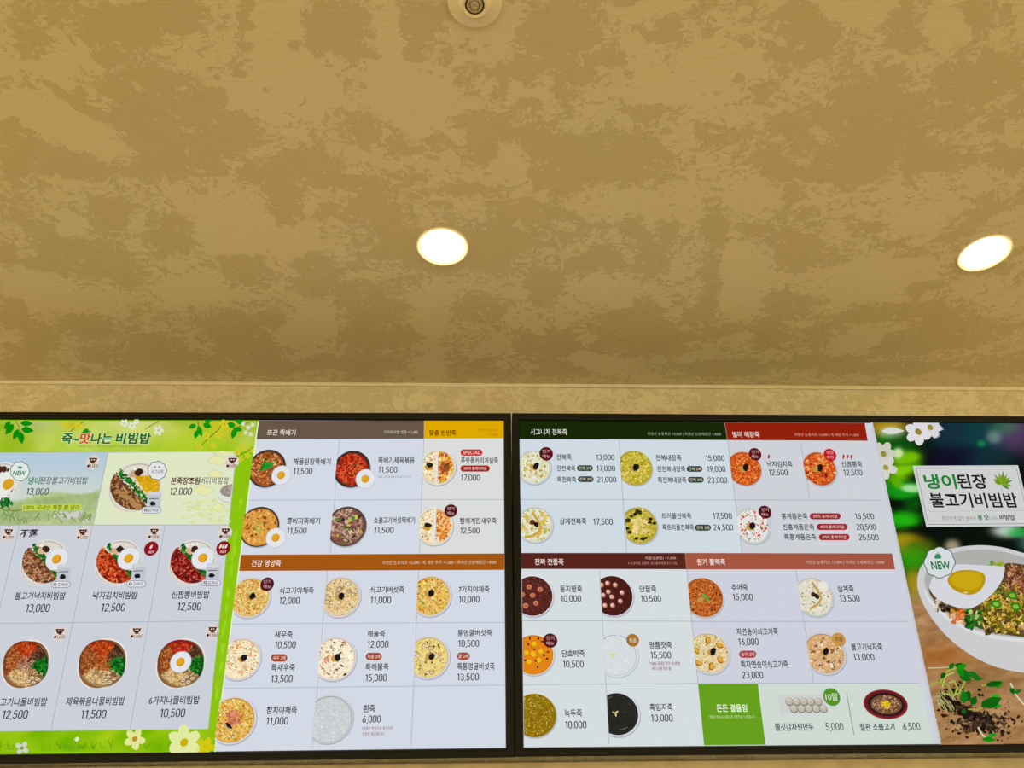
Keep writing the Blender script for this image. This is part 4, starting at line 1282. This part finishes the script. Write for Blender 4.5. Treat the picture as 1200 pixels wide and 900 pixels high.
k.text('12,500', 900.8, 922.9, 553.8, 6.8, IK)
k.build('menu_text')
k = Ink(Q)
chilis(k, (988.3, 993, 997.6))
k.text('신짬뽕죽', 985.8, 1009.8, 544, 7.2, IK)
k.text('12,500', 988.3, 1010.2, 553.8, 6.8, IK)
k.build('menu_text')
mt([('홍게품은죽', 915.5, 945.9, 605, 7.2), ('15,500', 1001.7, 1023.9, 605, 6.8), ('진홍게품은죽', 917, 953.9, 617.7, 7.2), ('20,500', 1003.3, 1026.4, 617.5, 6.8), ('특홍게품은죽', 918.8, 955.9, 629.4, 7.2), ('25,500', 1006.2, 1029.2, 629.8, 6.8)],
   [('2마리 홍게다리살', 948.7, 985, 605, 7.3, CR), ('4마리 홍게다리살', 957, 993, 617.5, 7.3, CR), ('6마리 홍게다리살', 959.5, 995.4, 629.5, 7.3, CR)])

# --- traditional porridge
def patjuk(k, x, y, w, h):
    for (a, b) in ((-4, -10), (9, -7), (0, 0), (4, 9), (-8, 12), (-12, -1)):
        k.ell(x + a, y + b, 3.6, 3.4, (150, 76, 50), 6, 16)
        k.ell(x + a - .3, y + b - .4, 2.8, 2.5, (206, 128, 90), 6.3, 16)
        k.ell(x + a - .2, y + b - .2, 1.3, 1.1, (160, 90, 60), 6.5, 10)
dq(648.6, 673.5, 722.4, 611.8, (222, 226, 228), (84, 36, 32), [GR(160, [(100, 46, 40), (70, 28, 26), (124, 66, 56)], 1.4, 8)], 'picture of red bean porridge with rice dumplings', .05, None, patjuk)
def danpat(k, x, y, w, h):
    for (a, b) in ((-13, -12), (-6, -14), (3, -12), (-16, -5), (-5, -4), (11, -3), (-11, 0), (-1, 2), (-15, 6), (9, 7), (-9, 12), (0, 12)):
        k.ell(x + a, y + b, 3.1, 3.1, (150, 80, 70), 6, 18)
        k.ell(x + a - .4, y + b - .5, 2.5, 2.4, (222, 166, 146), 6.3, 16)
        k.ell(x + a - .8, y + b - 1, 1.2, 1.1, (240, 206, 190), 6.5, 10)
dq(742.4, 673.3, 722.2, 704.6, (222, 226, 228), (74, 30, 24), [GR(30, [(90, 40, 32)], 1.2, 6)], 'picture of dark sweet bean porridge with many round dumplings', .045, None, danpat)
def pumpkin(k, x, y, w, h):
    for (a, b) in ((-.5, -.5), (-8, -1.5), (9, -3), (1, -12), (-5, 9), (7, 7), (.5, .5)):
        k.ell(x + a, y + b, 3.2, 3.3, (206, 140, 10), 6, 18)
        k.ell(x + a - .3, y + b - .4, 2.8, 2.7, (238, 190, 30), 6.3, 16)
    for (a, b) in ((-4, -19), (6, -18.5), (-6, -12), (1, -6), (17, -3), (-10, 7), (2.5, 7.5), (16, 5), (5, 15), (10, -15), (12, 1)):
        k.blob(x + a, y + b, 1.7, 1.1, (60, 30, 20), 6.4, 8, .2, a * 20)
d = dq(649.5, 742.5, 791.3, 612.8, (226, 222, 212), (226, 132, 22), [GR(60, [(230, 140, 30), (220, 124, 18)], 1.6, 6)], 'picture of bright orange pumpkin porridge', .05, None, pumpkin)
badge(Q, d, 644.7, 750.8, 8.4, (84, 22, 30), ('인기', '메뉴'))
def pinenut(k, x, y, w, h):
    for a in (90, 200, 330):
        k.leaf(x - 4, y + .5, 3.6, 1.8, a, (226, 196, 30), 6)
d = dq(748, 741.2, 793.2, 707.8, (214, 220, 232), (214, 220, 224), [GR(40, [(218, 222, 226), (210, 216, 220)], 3, 3)], 'picture of smooth white pine nut porridge', .08, None, pinenut, shade=(188, 196, 206))
badge(Q, d, 741.3, 750.3, 7.4, (164, 112, 48), ('名品',), (240, 228, 206))
dq(652.3, 812, 864, 613.8, (222, 204, 130), (142, 112, 10), [GR(240, [(150, 120, 16), (124, 96, 6), (166, 138, 36)], 1.6, 8), GR(90, [(206, 184, 90), (190, 164, 60)], 1.3)], 'picture of mustard green mung bean porridge', .025)
def sesame(k, x, y, w, h):
    for a in (80, 200, 320):
        k.leaf(x - 2, y - .6, 4.4, 2, a, (226, 216, 150), 6)
    k.curve([(x - 17, y - 12), (x - 13, y - 17), (x - 6, y - 20)], .8, (110, 112, 108), 6)
    k.curve([(x + 2, y + 19), (x + 8, y + 18), (x + 12, y + 16)], .8, (110, 112, 100), 6)
dq(750, 809.5, 863, 712.3, (214, 218, 224), (40, 40, 34), [GR(40, [(44, 44, 38), (36, 36, 30)], 3, 3)], 'picture of nearly black sesame porridge', .08, None, sesame)

mt([('동지팥죽', 656.2, 682.2, 690.1, 8), ('10,000', 657, 680.9, 701.5, 7.6)])
mt([('단팥죽', 749.5, 769, 690, 8), ('10,500', 750.8, 774.6, 701.5, 7.6)])
mt([('단호박죽', 658.4, 685.1, 765.8, 8.2), ('10,500', 659.6, 683.9, 778.2, 8)])
mt([('명품잣죽', 760.8, 787.1, 755.8, 8.2), ('15,500', 762.2, 786.2, 767.6, 7.8), ('*100% 국내산 잣이 선사하는', 761.3, 797.2, 777.5, 4.4, PUR), ('격이 다른 잣의 향', 763.8, 786, 783.6, 4.2, PUR)])
mt([('녹두죽', 661.4, 682.1, 835.7, 9), ('10,000', 662.2, 687.2, 849.3, 8.6)])
mt([('흑임자죽', 761.2, 788.4, 828.6, 8.8), ('10,000', 762.8, 788.2, 841.3, 8.4)])

# --- vigour porridge
def loach(k, x, y, w, h):
    for i in range(6):
        k.line((x - 3 + i * 1.2, y - 4 + i * 1.4), (x + 3 + i * .9, y - 2 + i * 1.5), 1.2, rnd((90, 160, 60), 20), 6.3)
    k.blob(x - 4, y + 3, 4, 3, (190, 150, 70), 6, 8)
dq(848, 676, 723.4, 807.6, (222, 206, 196), (184, 92, 34), [GR(260, [(200, 106, 44), (170, 80, 28), (216, 130, 66)], 1.7, 12), GR(40, [(90, 50, 24)], 1.8)], 'picture of orange brown loach porridge with spring onion', .04, None, loach)
def samgye(k, x, y, w, h):
    c = (196, 158, 84)
    k.curve([(x - 2, y - 17), (x + 4, y - 8), (x + 9, y + 2), (x + 5, y + 9), (x - 4, y + 14)], 2.6, c, 6)
    k.ell(x - .5, y - 2.5, 3, 3, (90, 36, 24), 6.3, 14)
    k.blob(x + 3.6, y - .4, 3.8, 2.6, (28, 26, 26), 6.5, 8, .2, 50)
    k.ell(x + 11, y - 12, 6, 6, (232, 228, 214), 5.9, 18)
dq(976.6, 676, 722.4, 936.6, (206, 206, 206), (224, 220, 204), [GR(150, [(232, 228, 214), (214, 206, 180)], 1.7, 8), GR(50, [(200, 170, 90), (120, 110, 50)], 1.3)], 'picture of pale chicken ginseng porridge', .06, None, samgye)
def pine_mushroom(k, x, y, w, h):
    for (a, b, t) in ((-1, -15, 80), (12, -9, 30), (-15, -3, 50), (-12, 12, 20), (3, 16, 95), (13, 8, 50)):
        k.blob(x + a, y + b, 4.8, 3.2, (160, 96, 20), 6, 9, .15, t)
        k.blob(x + a + .3, y + b - .3, 3.8, 2.3, (224, 168, 60), 6.2, 9, .15, t)
dq(855.4, 740.2, 790, 814, (212, 210, 212), (228, 208, 160), [GR(240, [(238, 224, 186), (226, 200, 140), (212, 176, 110)], 1.7, 10), GR(40, [(110, 120, 50)], 1.2)], 'picture of beef porridge with six pine mushroom slices', .07, (835, 763.5), pine_mushroom)
d = dq(991.2, 740, 790.6, 947.2, (206, 200, 206), (214, 170, 116), [GR(220, [(222, 182, 130), (206, 156, 96), (232, 204, 160)], 1.7, 10), GR(24, [(130, 80, 50)], 2.8), GR(20, [(236, 216, 190), (226, 180, 170)], 3)], 'picture of beef and octopus porridge with gold badge', .09, (967.5, 763.5))
badge(Q, d, 982.6, 749.5, 8.0, (198, 146, 70), ('不落',), (60, 30, 30))

mt([('추어죽', 857, 876, 688.3, 8), ('15,000', 858.5, 882, 699.7, 7.8)])
mt([('삼계죽', 981, 1000.2, 690, 8), ('13,500', 983.4, 1007, 701.2, 7.8)])
mt([('자연송이쇠고기죽', 863, 911.4, 740.3, 8.6), ('16,000', 865, 888.8, 752, 7.9), ('특자연송이쇠고기죽', 867.8, 923.5, 778.6, 8.8), ('23,000', 869.4, 894.2, 791, 8)], [('송이 2배', 866, 886.3, 766.7, 8.4, (178, 62, 70))])
mt([('불고기낙지죽', 997.2, 1033.7, 758, 8.6), ('13,000', 999.7, 1024.2, 770, 7.9)])

# --- side dishes
def tray():
    k = Ink(Q)
    k.poly([(910, 813), (974, 812.6), (974, 836), (914, 838)], (212, 216, 214), 2)
    k.poly([(911, 814), (966, 813.4), (970, 834), (914, 836.4)], (206, 208, 206), 2.4)
    for y, xs in ((822, (925, 933.3, 941.7, 950, 958.8)), (830.4, (930.2, 939, 947.7, 956.6, 965))):
        for x in xs:
            k.ell(x, y + .5, 4.7, 5.0, (116, 108, 96), 3, 20)
            k.ell(x - .2, y - .1, 4.2, 4.4, (186, 180, 166), 3.4, 20)
            k.ell(x - .6, y - 1, 2.6, 2.5, (208, 203, 190), 3.8, 16)
            k.ell(x - .4, y, .9, .8, (160, 152, 138), 4, 10)
    d = k.build('dish_picture', None, 'picture of ten steamed dumplings on a tray')
    b = Ink(Q)
    b.ell(974.5, 816.8, 10, 10.4, (84, 148, 40), 5, 40)
    b.text('10알', 967.2, 981.6, 816.6, 9, (226, 236, 210), .008, 6)
    b.build('badge', d, 'round green badge')
tray()
def plate():
    k = Ink(Q)
    k.ell(1037.8, 825.3, 26, 17.4, (140, 44, 44), 2, 50)
    k.ell(1037.8, 825.0, 24.4, 15.8, (112, 26, 30), 2.3, 50)
    k.ell(1038.5, 825.5, 21.4, 13.6, (34, 28, 30), 2.6, 50)
    k.ell(1038.5, 825.5, 18.4, 11.4, (110, 74, 50), 2.9, 50)
    for i in range(150):
        a, b = inside(17.6, 10.8)
        t = random.uniform(0, 6.28)
        k.curve([(1038.5 + a, 825.5 + b), (1038.5 + a + 2 * math.cos(t), 825.5 + b + 1.6 * math.sin(t))], 1.2, rnd(random.choice([(150, 104, 72), (186, 140, 100), (110, 64, 40), (212, 176, 140)]), 14), 3.3)
    for i in range(30):
        a, b = inside(5, 5)
        k.blob(1038 + a, 826 + b, 1.5, 1, rnd((226, 186, 30), 14), 3.8, 6)
    k.build('dish_picture', None, 'picture of sizzling beef on a maroon oval plate')
plate()
GN = (60, 96, 52)
mt([('쫄깃감자찐만두', 908, 953.2, 851.9, 9), ('5,000', 967.2, 988, 851.6, 9, GN)])
mt([('철판 소불고기', 1007.2, 1048, 851.9, 9), ('6,500', 1057.7, 1078, 851.3, 9, GN)])

# --- the photograph at the right end of the screen
A_END = Q.act[1]
def photo():
    k = Ink(Q)
    soft = [  # cx, cy, rx, ry, colour, weight: out-of-focus colours behind the bowl
        (1040, 500, 26, 14, (190, 150, 20), .9), (1045, 508, 14, 8, (216, 222, 214), .8), (1035, 530, 24, 18, (16, 130, 10), .95), (1058, 525, 22, 16, (12, 80, 14), .9),
        (1140, 500, 60, 26, (14, 64, 64), .9), (1145, 520, 40, 20, (16, 60, 66), .8), (1195, 505, 30, 26, (92, 60, 100), .9), (1240, 520, 40, 40, (60, 40, 90), .8), (1165, 512, 9, 8, (110, 140, 136), .8),
        (1150, 520, 5, 4, (20, 140, 80), .9), (1178, 500, 16, 10, (50, 130, 80), .5), (1120, 538, 34, 16, (18, 14, 40), .9), (1160, 540, 30, 12, (20, 50, 60), .7), (1110, 505, 24, 16, (24, 40, 60), .7),
        (1053, 533, 7, 8, (200, 226, 160), .9), (1066, 536, 14, 8, (120, 190, 10), .95), (1050, 556, 16, 14, (120, 196, 6), .95), (1070, 548, 12, 8, (80, 170, 8), .9), (1044, 566, 8, 14, (60, 120, 10), .8),
        (1060, 574, 26, 10, (14, 150, 24), .95), (1068, 572, 14, 5, (150, 220, 130), .9), (1070, 590, 12, 8, (8, 90, 14), .8), (1060, 608, 20, 10, (30, 170, 12), .95), (1052, 612, 12, 8, (24, 160, 10), .8),
        (1056, 634, 20, 10, (150, 160, 12), .9), (1066, 642, 22, 14, (176, 130, 16), .9), (1080, 640, 18, 8, (70, 90, 10), .8), (1070, 656, 24, 16, (46, 150, 14), .95), (1070, 676, 14, 12, (90, 130, 16), .8),
        (1072, 684, 12, 14, (170, 140, 30), .9), (1076, 700, 14, 14, (150, 150, 20), .8), (1116, 640, 9, 8, (176, 160, 130), .9), (1180, 622, 18, 8, (200, 220, 206), .9), (1195, 624, 14, 6, (30, 170, 60), .8), (1215, 636, 20, 12, (120, 190, 180), .6)]
    def col(x, y):
        c = np.zeros(x.shape + (3,)) + np.array([10, 16, 10])
        for cx, cy, a, b, rgb, w in soft:
            q = ((x - cx) / a) ** 2 + ((y - cy) / b) ** 2
            m = (w * np.exp(-q ** 1.6 * .9))[..., None]
            c = c * (1 - m) + np.array(rgb) * m
        for (x0, y0, ln, wd, t, rgb) in ((1050, 541, 26, 11, -14, (116, 186, 8)), (1044, 560, 20, 10, 40, (96, 176, 6)), (1046, 553, 24, 11, -10, (130, 200, 10)), (1049, 527, 11, 10, 50, (206, 228, 170)), (1042, 580, 36, 14, -8, (20, 150, 26)), (1056, 572, 22, 8, 4, (176, 226, 160)), (1044, 607, 30, 10, 10, (34, 176, 14))):
            ct, st = math.cos(R(t)), math.sin(R(t))
            dx, dy = x - x0, y - y0
            q = (((dx * ct + dy * st) / ln - .5) / .5) ** 2 + ((dy * ct - dx * st) / (wd * .5)) ** 2
            m = np.exp(-q ** 2.6 * .8)[..., None] * .92
            c = c * (1 - m) + np.array(rgb) * m
        # table top in the lower part
        t = np.clip((y - (684 + (x - 1070) * -.02)) / 26, 0, 1)[..., None]
        n = noise2(x, y * 2.2 + x * .4, .10, 12)[..., None]
        n2 = noise2(x, y, .45, 17)[..., None]
        wood = np.array([168, 126, 82]) + n * np.array([18, 18, 18]) + n2 * 5
        m = np.exp(-(((x - 1105) / 34) ** 2 + ((y - 770) / 14) ** 2))[..., None]
        wood = wood * (1 - m * .6) + np.array([160, 84, 20]) * m * .6
        m = np.exp(-(((x - 1150) / 46) ** 2 + ((y - 800) / 12) ** 2))[..., None]
        wood = wood * (1 - m * .45) + np.array([110, 76, 30]) * m * .45
        return np.clip(c * (1 - t) + wood * t, 0, 255)
    xs = np.linspace(1018, 1330, 190)
    ys = np.linspace(493.0, 876.5, 234)
    a0, a1, b0, b1 = Q.act
    def keep(x, y):
        u, v = Q.uv(x, y)
        return x > photo_x(y) and u < a1 - .002 and b0 - .001 < v < b1 + .003
    k.field(xs, ys, col, 1.5, keep)
    # clean edges of the picture
    k.poly([(photo_x(496) - 2, 494), (photo_x(496) + .4, 494), (photo_x(872) + .4, 872), (photo_x(872) - 2.5, 872)], (198, 202, 208), 1.9)
    return k.build('photo_panel', None, 'photograph of flowers, bowl and table filling the right end')
pp = photo()

def blossoms():
    k = Ink(Q)
    Wt = (222, 220, 224)
    k.flower(1076, 506, 15, Wt, (150, 130, 40), 3, 6, .4)
    k.flower(1090, 501, 13, (212, 210, 218), (150, 140, 40), 2.6, 7, .1)
    for i in range(12):
        a = random.uniform(-.4, 1.4)
        k.leaf(1088 + i * .4, 502, 14, 2.4, math.degrees(a), (216, 214, 220), 2.8)
    k.clip = Q.uv(photo_x(540) + .4, 540)[0]
    k.flower(1035, 532, 14, (204, 204, 190), (150, 140, 60), 3, 6, 1.0)
    k.flower(1038, 548, 13, (210, 210, 200), (160, 150, 70), 3.4, 5, .3)
    k.clip = None
    k.leaf(1033, 505, 27, 8, 0, (214, 218, 212), 3)
    k.build('blossom_picture', pp, 'white blossoms and bright green leaves')
blossoms()

def big_bowl():
    k = Ink(Q)
    k.clip_r = A_END - .001
    # outer wall, rim and inside of the bowl
    body = [(1075, 687), (1076, 672), (1082, 660), (1092, 651), (1108, 644.5), (1128, 640.5), (1150, 639), (1172, 641), (1192, 646), (1212, 653), (1240, 668), (1262, 690), (1262, 720), (1250, 752), (1232, 774), (1214, 786), (1200, 788), (1180, 785), (1160, 779), (1140, 769), (1120, 755), (1104, 740), (1090, 722), (1080, 704)]
    k.smooth(body, (204, 204, 207), 3)
    inner = [(1083, 680), (1087, 667), (1096, 657), (1112, 649.5), (1130, 645.5), (1150, 644), (1172, 646), (1192, 651), (1212, 658), (1236, 672), (1252, 690), (1254, 716), (1238, 742), (1214, 748), (1190, 746.5), (1168, 744), (1147, 739), (1128, 731), (1112, 722), (1098, 710), (1088, 696)]
    k.smooth(inner, (176, 174, 170), 3.4)
    k.poly([(1083, 690), (1088, 700), (1098, 712), (1112, 723.5), (1128, 732.5), (1147, 740.5), (1168, 745.5), (1190, 748), (1214, 749.5), (1240, 743), (1240, 747), (1214, 753.5), (1190, 752), (1166, 749), (1144, 743.5), (1124, 735), (1108, 725.5), (1094, 712), (1085, 700)], (220, 220, 222), 3.6)
    # food bed
    bed = [(1088.5, 690), (1100, 700), (1116, 706), (1140, 706), (1160, 690), (1174, 668), (1180, 660), (1200, 662), (1222, 668), (1240, 686), (1244, 712), (1230, 738), (1206, 746), (1180, 744), (1150, 737), (1126, 727), (1104, 712), (1092, 700)]
    k.smooth(bed, (92, 70, 30), 4)
    def put(n, box, cols, sz, lay, strand=False):
        for i in range(n):
            x, y = random.uniform(box[0], box[2]), random.uniform(box[1], box[3])
            c = rnd(random.choice(cols), 18)
            if strand:
                t = random.uniform(0, 6.28)
                k.curve([(x, y), (x + sz * math.cos(t), y + sz * math.sin(t)), (x + 1.7 * sz * math.cos(t + .7), y + 1.7 * sz * math.sin(t + .7))], 1.2, c, lay + random.random() * .5)
            else:
                k.blob(x, y, sz * random.uniform(.6, 1.2), sz * .6, c, lay + random.random() * .5, 8, .3, random.uniform(0, 180))
    put(24, (1096, 703, 1112, 716), [(206, 194, 164), (50, 34, 24), (120, 90, 60)], 3, 4.6)
    put(16, (1103, 707, 1113, 716), [(44, 30, 22), (70, 48, 30)], 3, 5)
    put(26, (1113, 713, 1130, 722), [(190, 120, 40), (214, 150, 70), (220, 96, 40)], 2.6, 5)
    put(18, (1116, 720, 1130, 731), [(214, 110, 50), (226, 190, 150)], 3, 5)
    put(40, (1131, 714, 1150, 736), [(20, 92, 20), (40, 130, 30), (16, 60, 20), (180, 200, 130)], 3.4, 5)
    put(150, (1150, 694, 1218, 742), [(150, 120, 30), (96, 84, 20), (120, 100, 30), (70, 60, 30)], 3.6, 4.8)
    put(260, (1152, 686, 1216, 740), [(190, 160, 40), (206, 176, 60), (140, 130, 20), (110, 130, 20), (226, 196, 90), (176, 136, 36)], 3.4, 5.2, True)
    put(110, (1152, 696, 1230, 742), [(176, 120, 40), (216, 180, 90), (60, 50, 60), (206, 160, 140), (90, 110, 30), (230, 200, 110)], 2.4, 5.6)
    put(60, (1180, 662, 1228, 702), [(120, 72, 48), (90, 50, 34)], 4, 5.0)
    put(170, (1180, 664, 1226, 700), [(150, 90, 60), (180, 120, 86), (110, 60, 40), (206, 150, 110)], 3.8, 5.4, True)
    put(16, (1160, 660, 1176, 666), [(90, 140, 20), (150, 170, 40)], 3, 5.4)
    for (x, y) in ((1186, 698), (1190, 711), (1167, 708)):
        k.ell(x, y, 6, 4.8, (24, 130, 30), 6.6, 20)
        k.ell(x, y, 3.6, 2.6, (150, 180, 60), 6.8, 16)
    # egg
    k.smooth([(1089, 688), (1094, 676), (1104, 666), (1122, 661.5), (1150, 662.5), (1174, 664), (1177, 668), (1174, 680), (1166, 692), (1156, 702), (1146, 709), (1134, 713.5), (1120, 711.5), (1106, 706), (1095, 699)], (212, 214, 220), 7)
    k.smooth([(1110, 680), (1114, 673), (1122, 669), (1134, 668), (1146, 669.5), (1153.5, 674), (1154, 682), (1150, 690), (1143, 695.5), (1133, 697), (1122, 693.5), (1114, 688)], (186, 148, 10), 7.4)
    k.smooth([(1113, 680), (1117, 674), (1124, 671), (1134, 670), (1144, 671.5), (1150, 675), (1150, 682), (1146, 688), (1136, 691), (1124, 689), (1117, 685)], (200, 166, 20), 7.7)
    k.blob(1131, 694.6, 3, 1, (230, 206, 120), 7.9, 8)
    k.build('bowl_picture', pp, 'large white bowl with half egg and mixed greens')
big_bowl()

def sprouts():
    k = Ink(Q)
    for (x, y, a, b) in ((1150, 846, 17, 8), (1140, 838, 14, 5), (1158, 852, 12, 6), (1118, 826, 14, 6), (1126, 832, 16, 6), (1108, 820, 8, 7)):
        k.blob(x, y, a, b, (36, 24, 18), 2.2, 26, .35, 12)
    for i in range(520):
        t = random.random()
        if t < .55:
            x, y = random.gauss(1150, 17), random.gauss(847, 8)
        elif t < .8:
            x, y = random.gauss(1118, 14), random.gauss(824, 10)
        else:
            x, y = random.uniform(1098, 1190), random.uniform(812, 868)
        if x > photo_x(y) + 3 and y < 868:
            q = random.uniform(.7, 2.8) if t < .8 else random.uniform(.4, 1.1)
            k.blob(x, y, q, q * .7, rnd(random.choice([(40, 26, 20), (30, 20, 16), (86, 66, 44)] if t < .8 else [(52, 34, 26)]), 14), 2.4, 7, .35, random.uniform(0, 180))
    k.build('soil_picture', pp, 'dark crumbs of soil')
sprouts()

SPG = [(26, 140, 20), (44, 170, 30), (18, 104, 20)]
def sprout(stems, lvs, label, extra=None):
    k = Ink(Q)
    for pts, c, w in stems:
        k.curve(pts, w, c, 3.4 + random.random() * .4)
    if extra:
        extra(k)
    for x, y, ln, wd, a in lvs:
        k.leaf(x, y, ln, wd, a, rnd(random.choice(SPG), 12), 4 + random.random() * .4)
    k.build('sprout_picture', pp, label)
def roots(k):
    for i in range(30):
        x0, y0 = random.uniform(1096, 1112), random.uniform(808, 824)
        if x0 > photo_x(y0) + 3:
            k.line((x0, y0), (x0 + random.uniform(2, 9), y0 + random.uniform(4, 14)), .8, rnd((176, 170, 110), 24), 3.5)
P1 = (150, 186, 56)
sprout([([(1087, 783), (1104, 782.5), (1120, 781)], (200, 186, 140), 1.4), ([(1089, 803), (1098, 799), (1110, 802), (1116, 812)], (140, 176, 50), 1.6), ([(1102, 800), (1106, 790), (1112, 785), (1122, 783), (1128, 786), (1130, 800), (1124, 812), (1116, 816)], P1, 1.8),
        ([(1104, 806), (1108, 792), (1118, 788)], (176, 206, 100), 1.5), ([(1112, 800), (1118, 798), (1122, 806), (1118, 816), (1104, 812)], (170, 196, 90), 1.5)],
       [(1120, 786, 15, 8, -30), (1124, 792, 16, 8, 20), (1132, 788, 18, 8, 20), (1122, 784, 12, 7, 50), (1112, 784, 10, 6, -50), (1107, 788, 9, 6, 120), (1118, 780, 14, 6, -4), (1126, 784, 14, 6, 40), (1140, 794, 12, 6, 10), (1138, 826, 12, 9, -60), (1131, 822, 14, 10, -70), (1130, 824, 16, 10, -96)], 'green sprout with pale curling stem', roots)
sprout([([(1134, 831), (1146, 831.5), (1158, 826)], (170, 170, 60), 1.6)], [(1152, 828, 24, 13, -25), (1160, 822, 14, 9, -40), (1150, 829, 14, 8, -50), (1162, 826, 12, 7, 6)], 'single green leaf on the soil')
sprout([([(1150, 803), (1162, 802)], P1, 1.4)], [(1155, 803, 20, 7, -10), (1164, 804, 12, 9, -25)], 'short green leaf beside the bowl')
sprout([([(1184, 800), (1190, 814), (1200, 826)], (206, 210, 180), 1.8)], [(1184, 806, 9, 6, 60), (1188, 812, 10, 5, -20)], 'white stemmed sprout')
sprout([([(1146, 852), (1150, 860), (1156, 866)], (206, 206, 170), 2)], [(1150, 866, 18, 6, 4), (1156, 864, 14, 5, -20)], 'sprout at the foot of the picture')
sprout([], [(1128, 836, 6, 6, -60)], 'tiny green leaf')

def title_card():
    k = Ink(Q)
    k.clip_r = A_END - .001
    k.poly([(1069, 546), (1192.5, 545.4), (1209.5, 616.6), (1085.3, 617.8)], (206, 208, 208), 9)
    c = (120, 124, 120)
    q = [(1073, 549), (1190.5, 548.4), (1206, 613.8), (1087.6, 614.8)]
    k.curve(q + [q[0]], .6, c, 9.5)
    k.line((1088, 599.4), (1200, 598.6), .5, (176, 180, 178), 9.5)
    k.text('냉이', 1082.8, 1120, 564.6, 17.6, (14, 132, 44), .026, 10)
    k.text('된장', 1121, 1156, 564.4, 17.6, (30, 26, 24), .022, 10)
    k.text('불고기비빔밥', 1089.5, 1191.8, 586.4, 17.6, (30, 26, 24), .022, 10)
    k.text('향긋하게 입맛 돋우는', 1103.3, 1144, 607.4, 4.6, (100, 104, 100), 0, 10)
    k.text('봄 맛', 1145.2, 1158.3, 606.6, 6.4, (40, 110, 40), .024, 10)
    k.text('나는', 1159, 1169, 607.2, 5, (100, 104, 100), 0, 10)
    k.text('비빔밥', 1170.8, 1188.8, 606.6, 6.4, (50, 50, 48), .022, 10)
    for a, ln in ((-150, 12), (-128, 15), (-105, 14), (-84, 16), (-62, 13), (-40, 13), (-20, 14), (10, 12), (-165, 9), (35, 11)):
        k.leaf(1173.5, 567.5, ln, 3.4, a, rnd(random.choice([(110, 150, 20), (60, 120, 20), (140, 160, 40)]), 12), 10 + random.random() * .4)
    k.curve([(1173.5, 567), (1172.5, 572), (1173.5, 576)], .9, (190, 190, 160), 10)
    k.build('title_card', pp, 'white card with green and black lettering')
title_card()
k = Ink(Q)
k.scallop(1100.5, 659.3, 18.8, (50, 96, 80), 11, 8, .09)
k.scallop(1100.5, 659.3, 17.8, (214, 220, 222), 12, 8, .09)
k.text('NEW', 1090.6, 1113, 662.8, 9.6, (4, 112, 52), .026, 13)
for a, ln in ((-90, 8), (-140, 6), (-40, 6), (-165, 5), (-15, 5), (-115, 7), (-65, 7)):
    k.leaf(1098.5, 654.6, ln, 2.2, a, (50, 140, 90), 13)
k.build('new_badge', pp, 'white scalloped badge with green lettering')
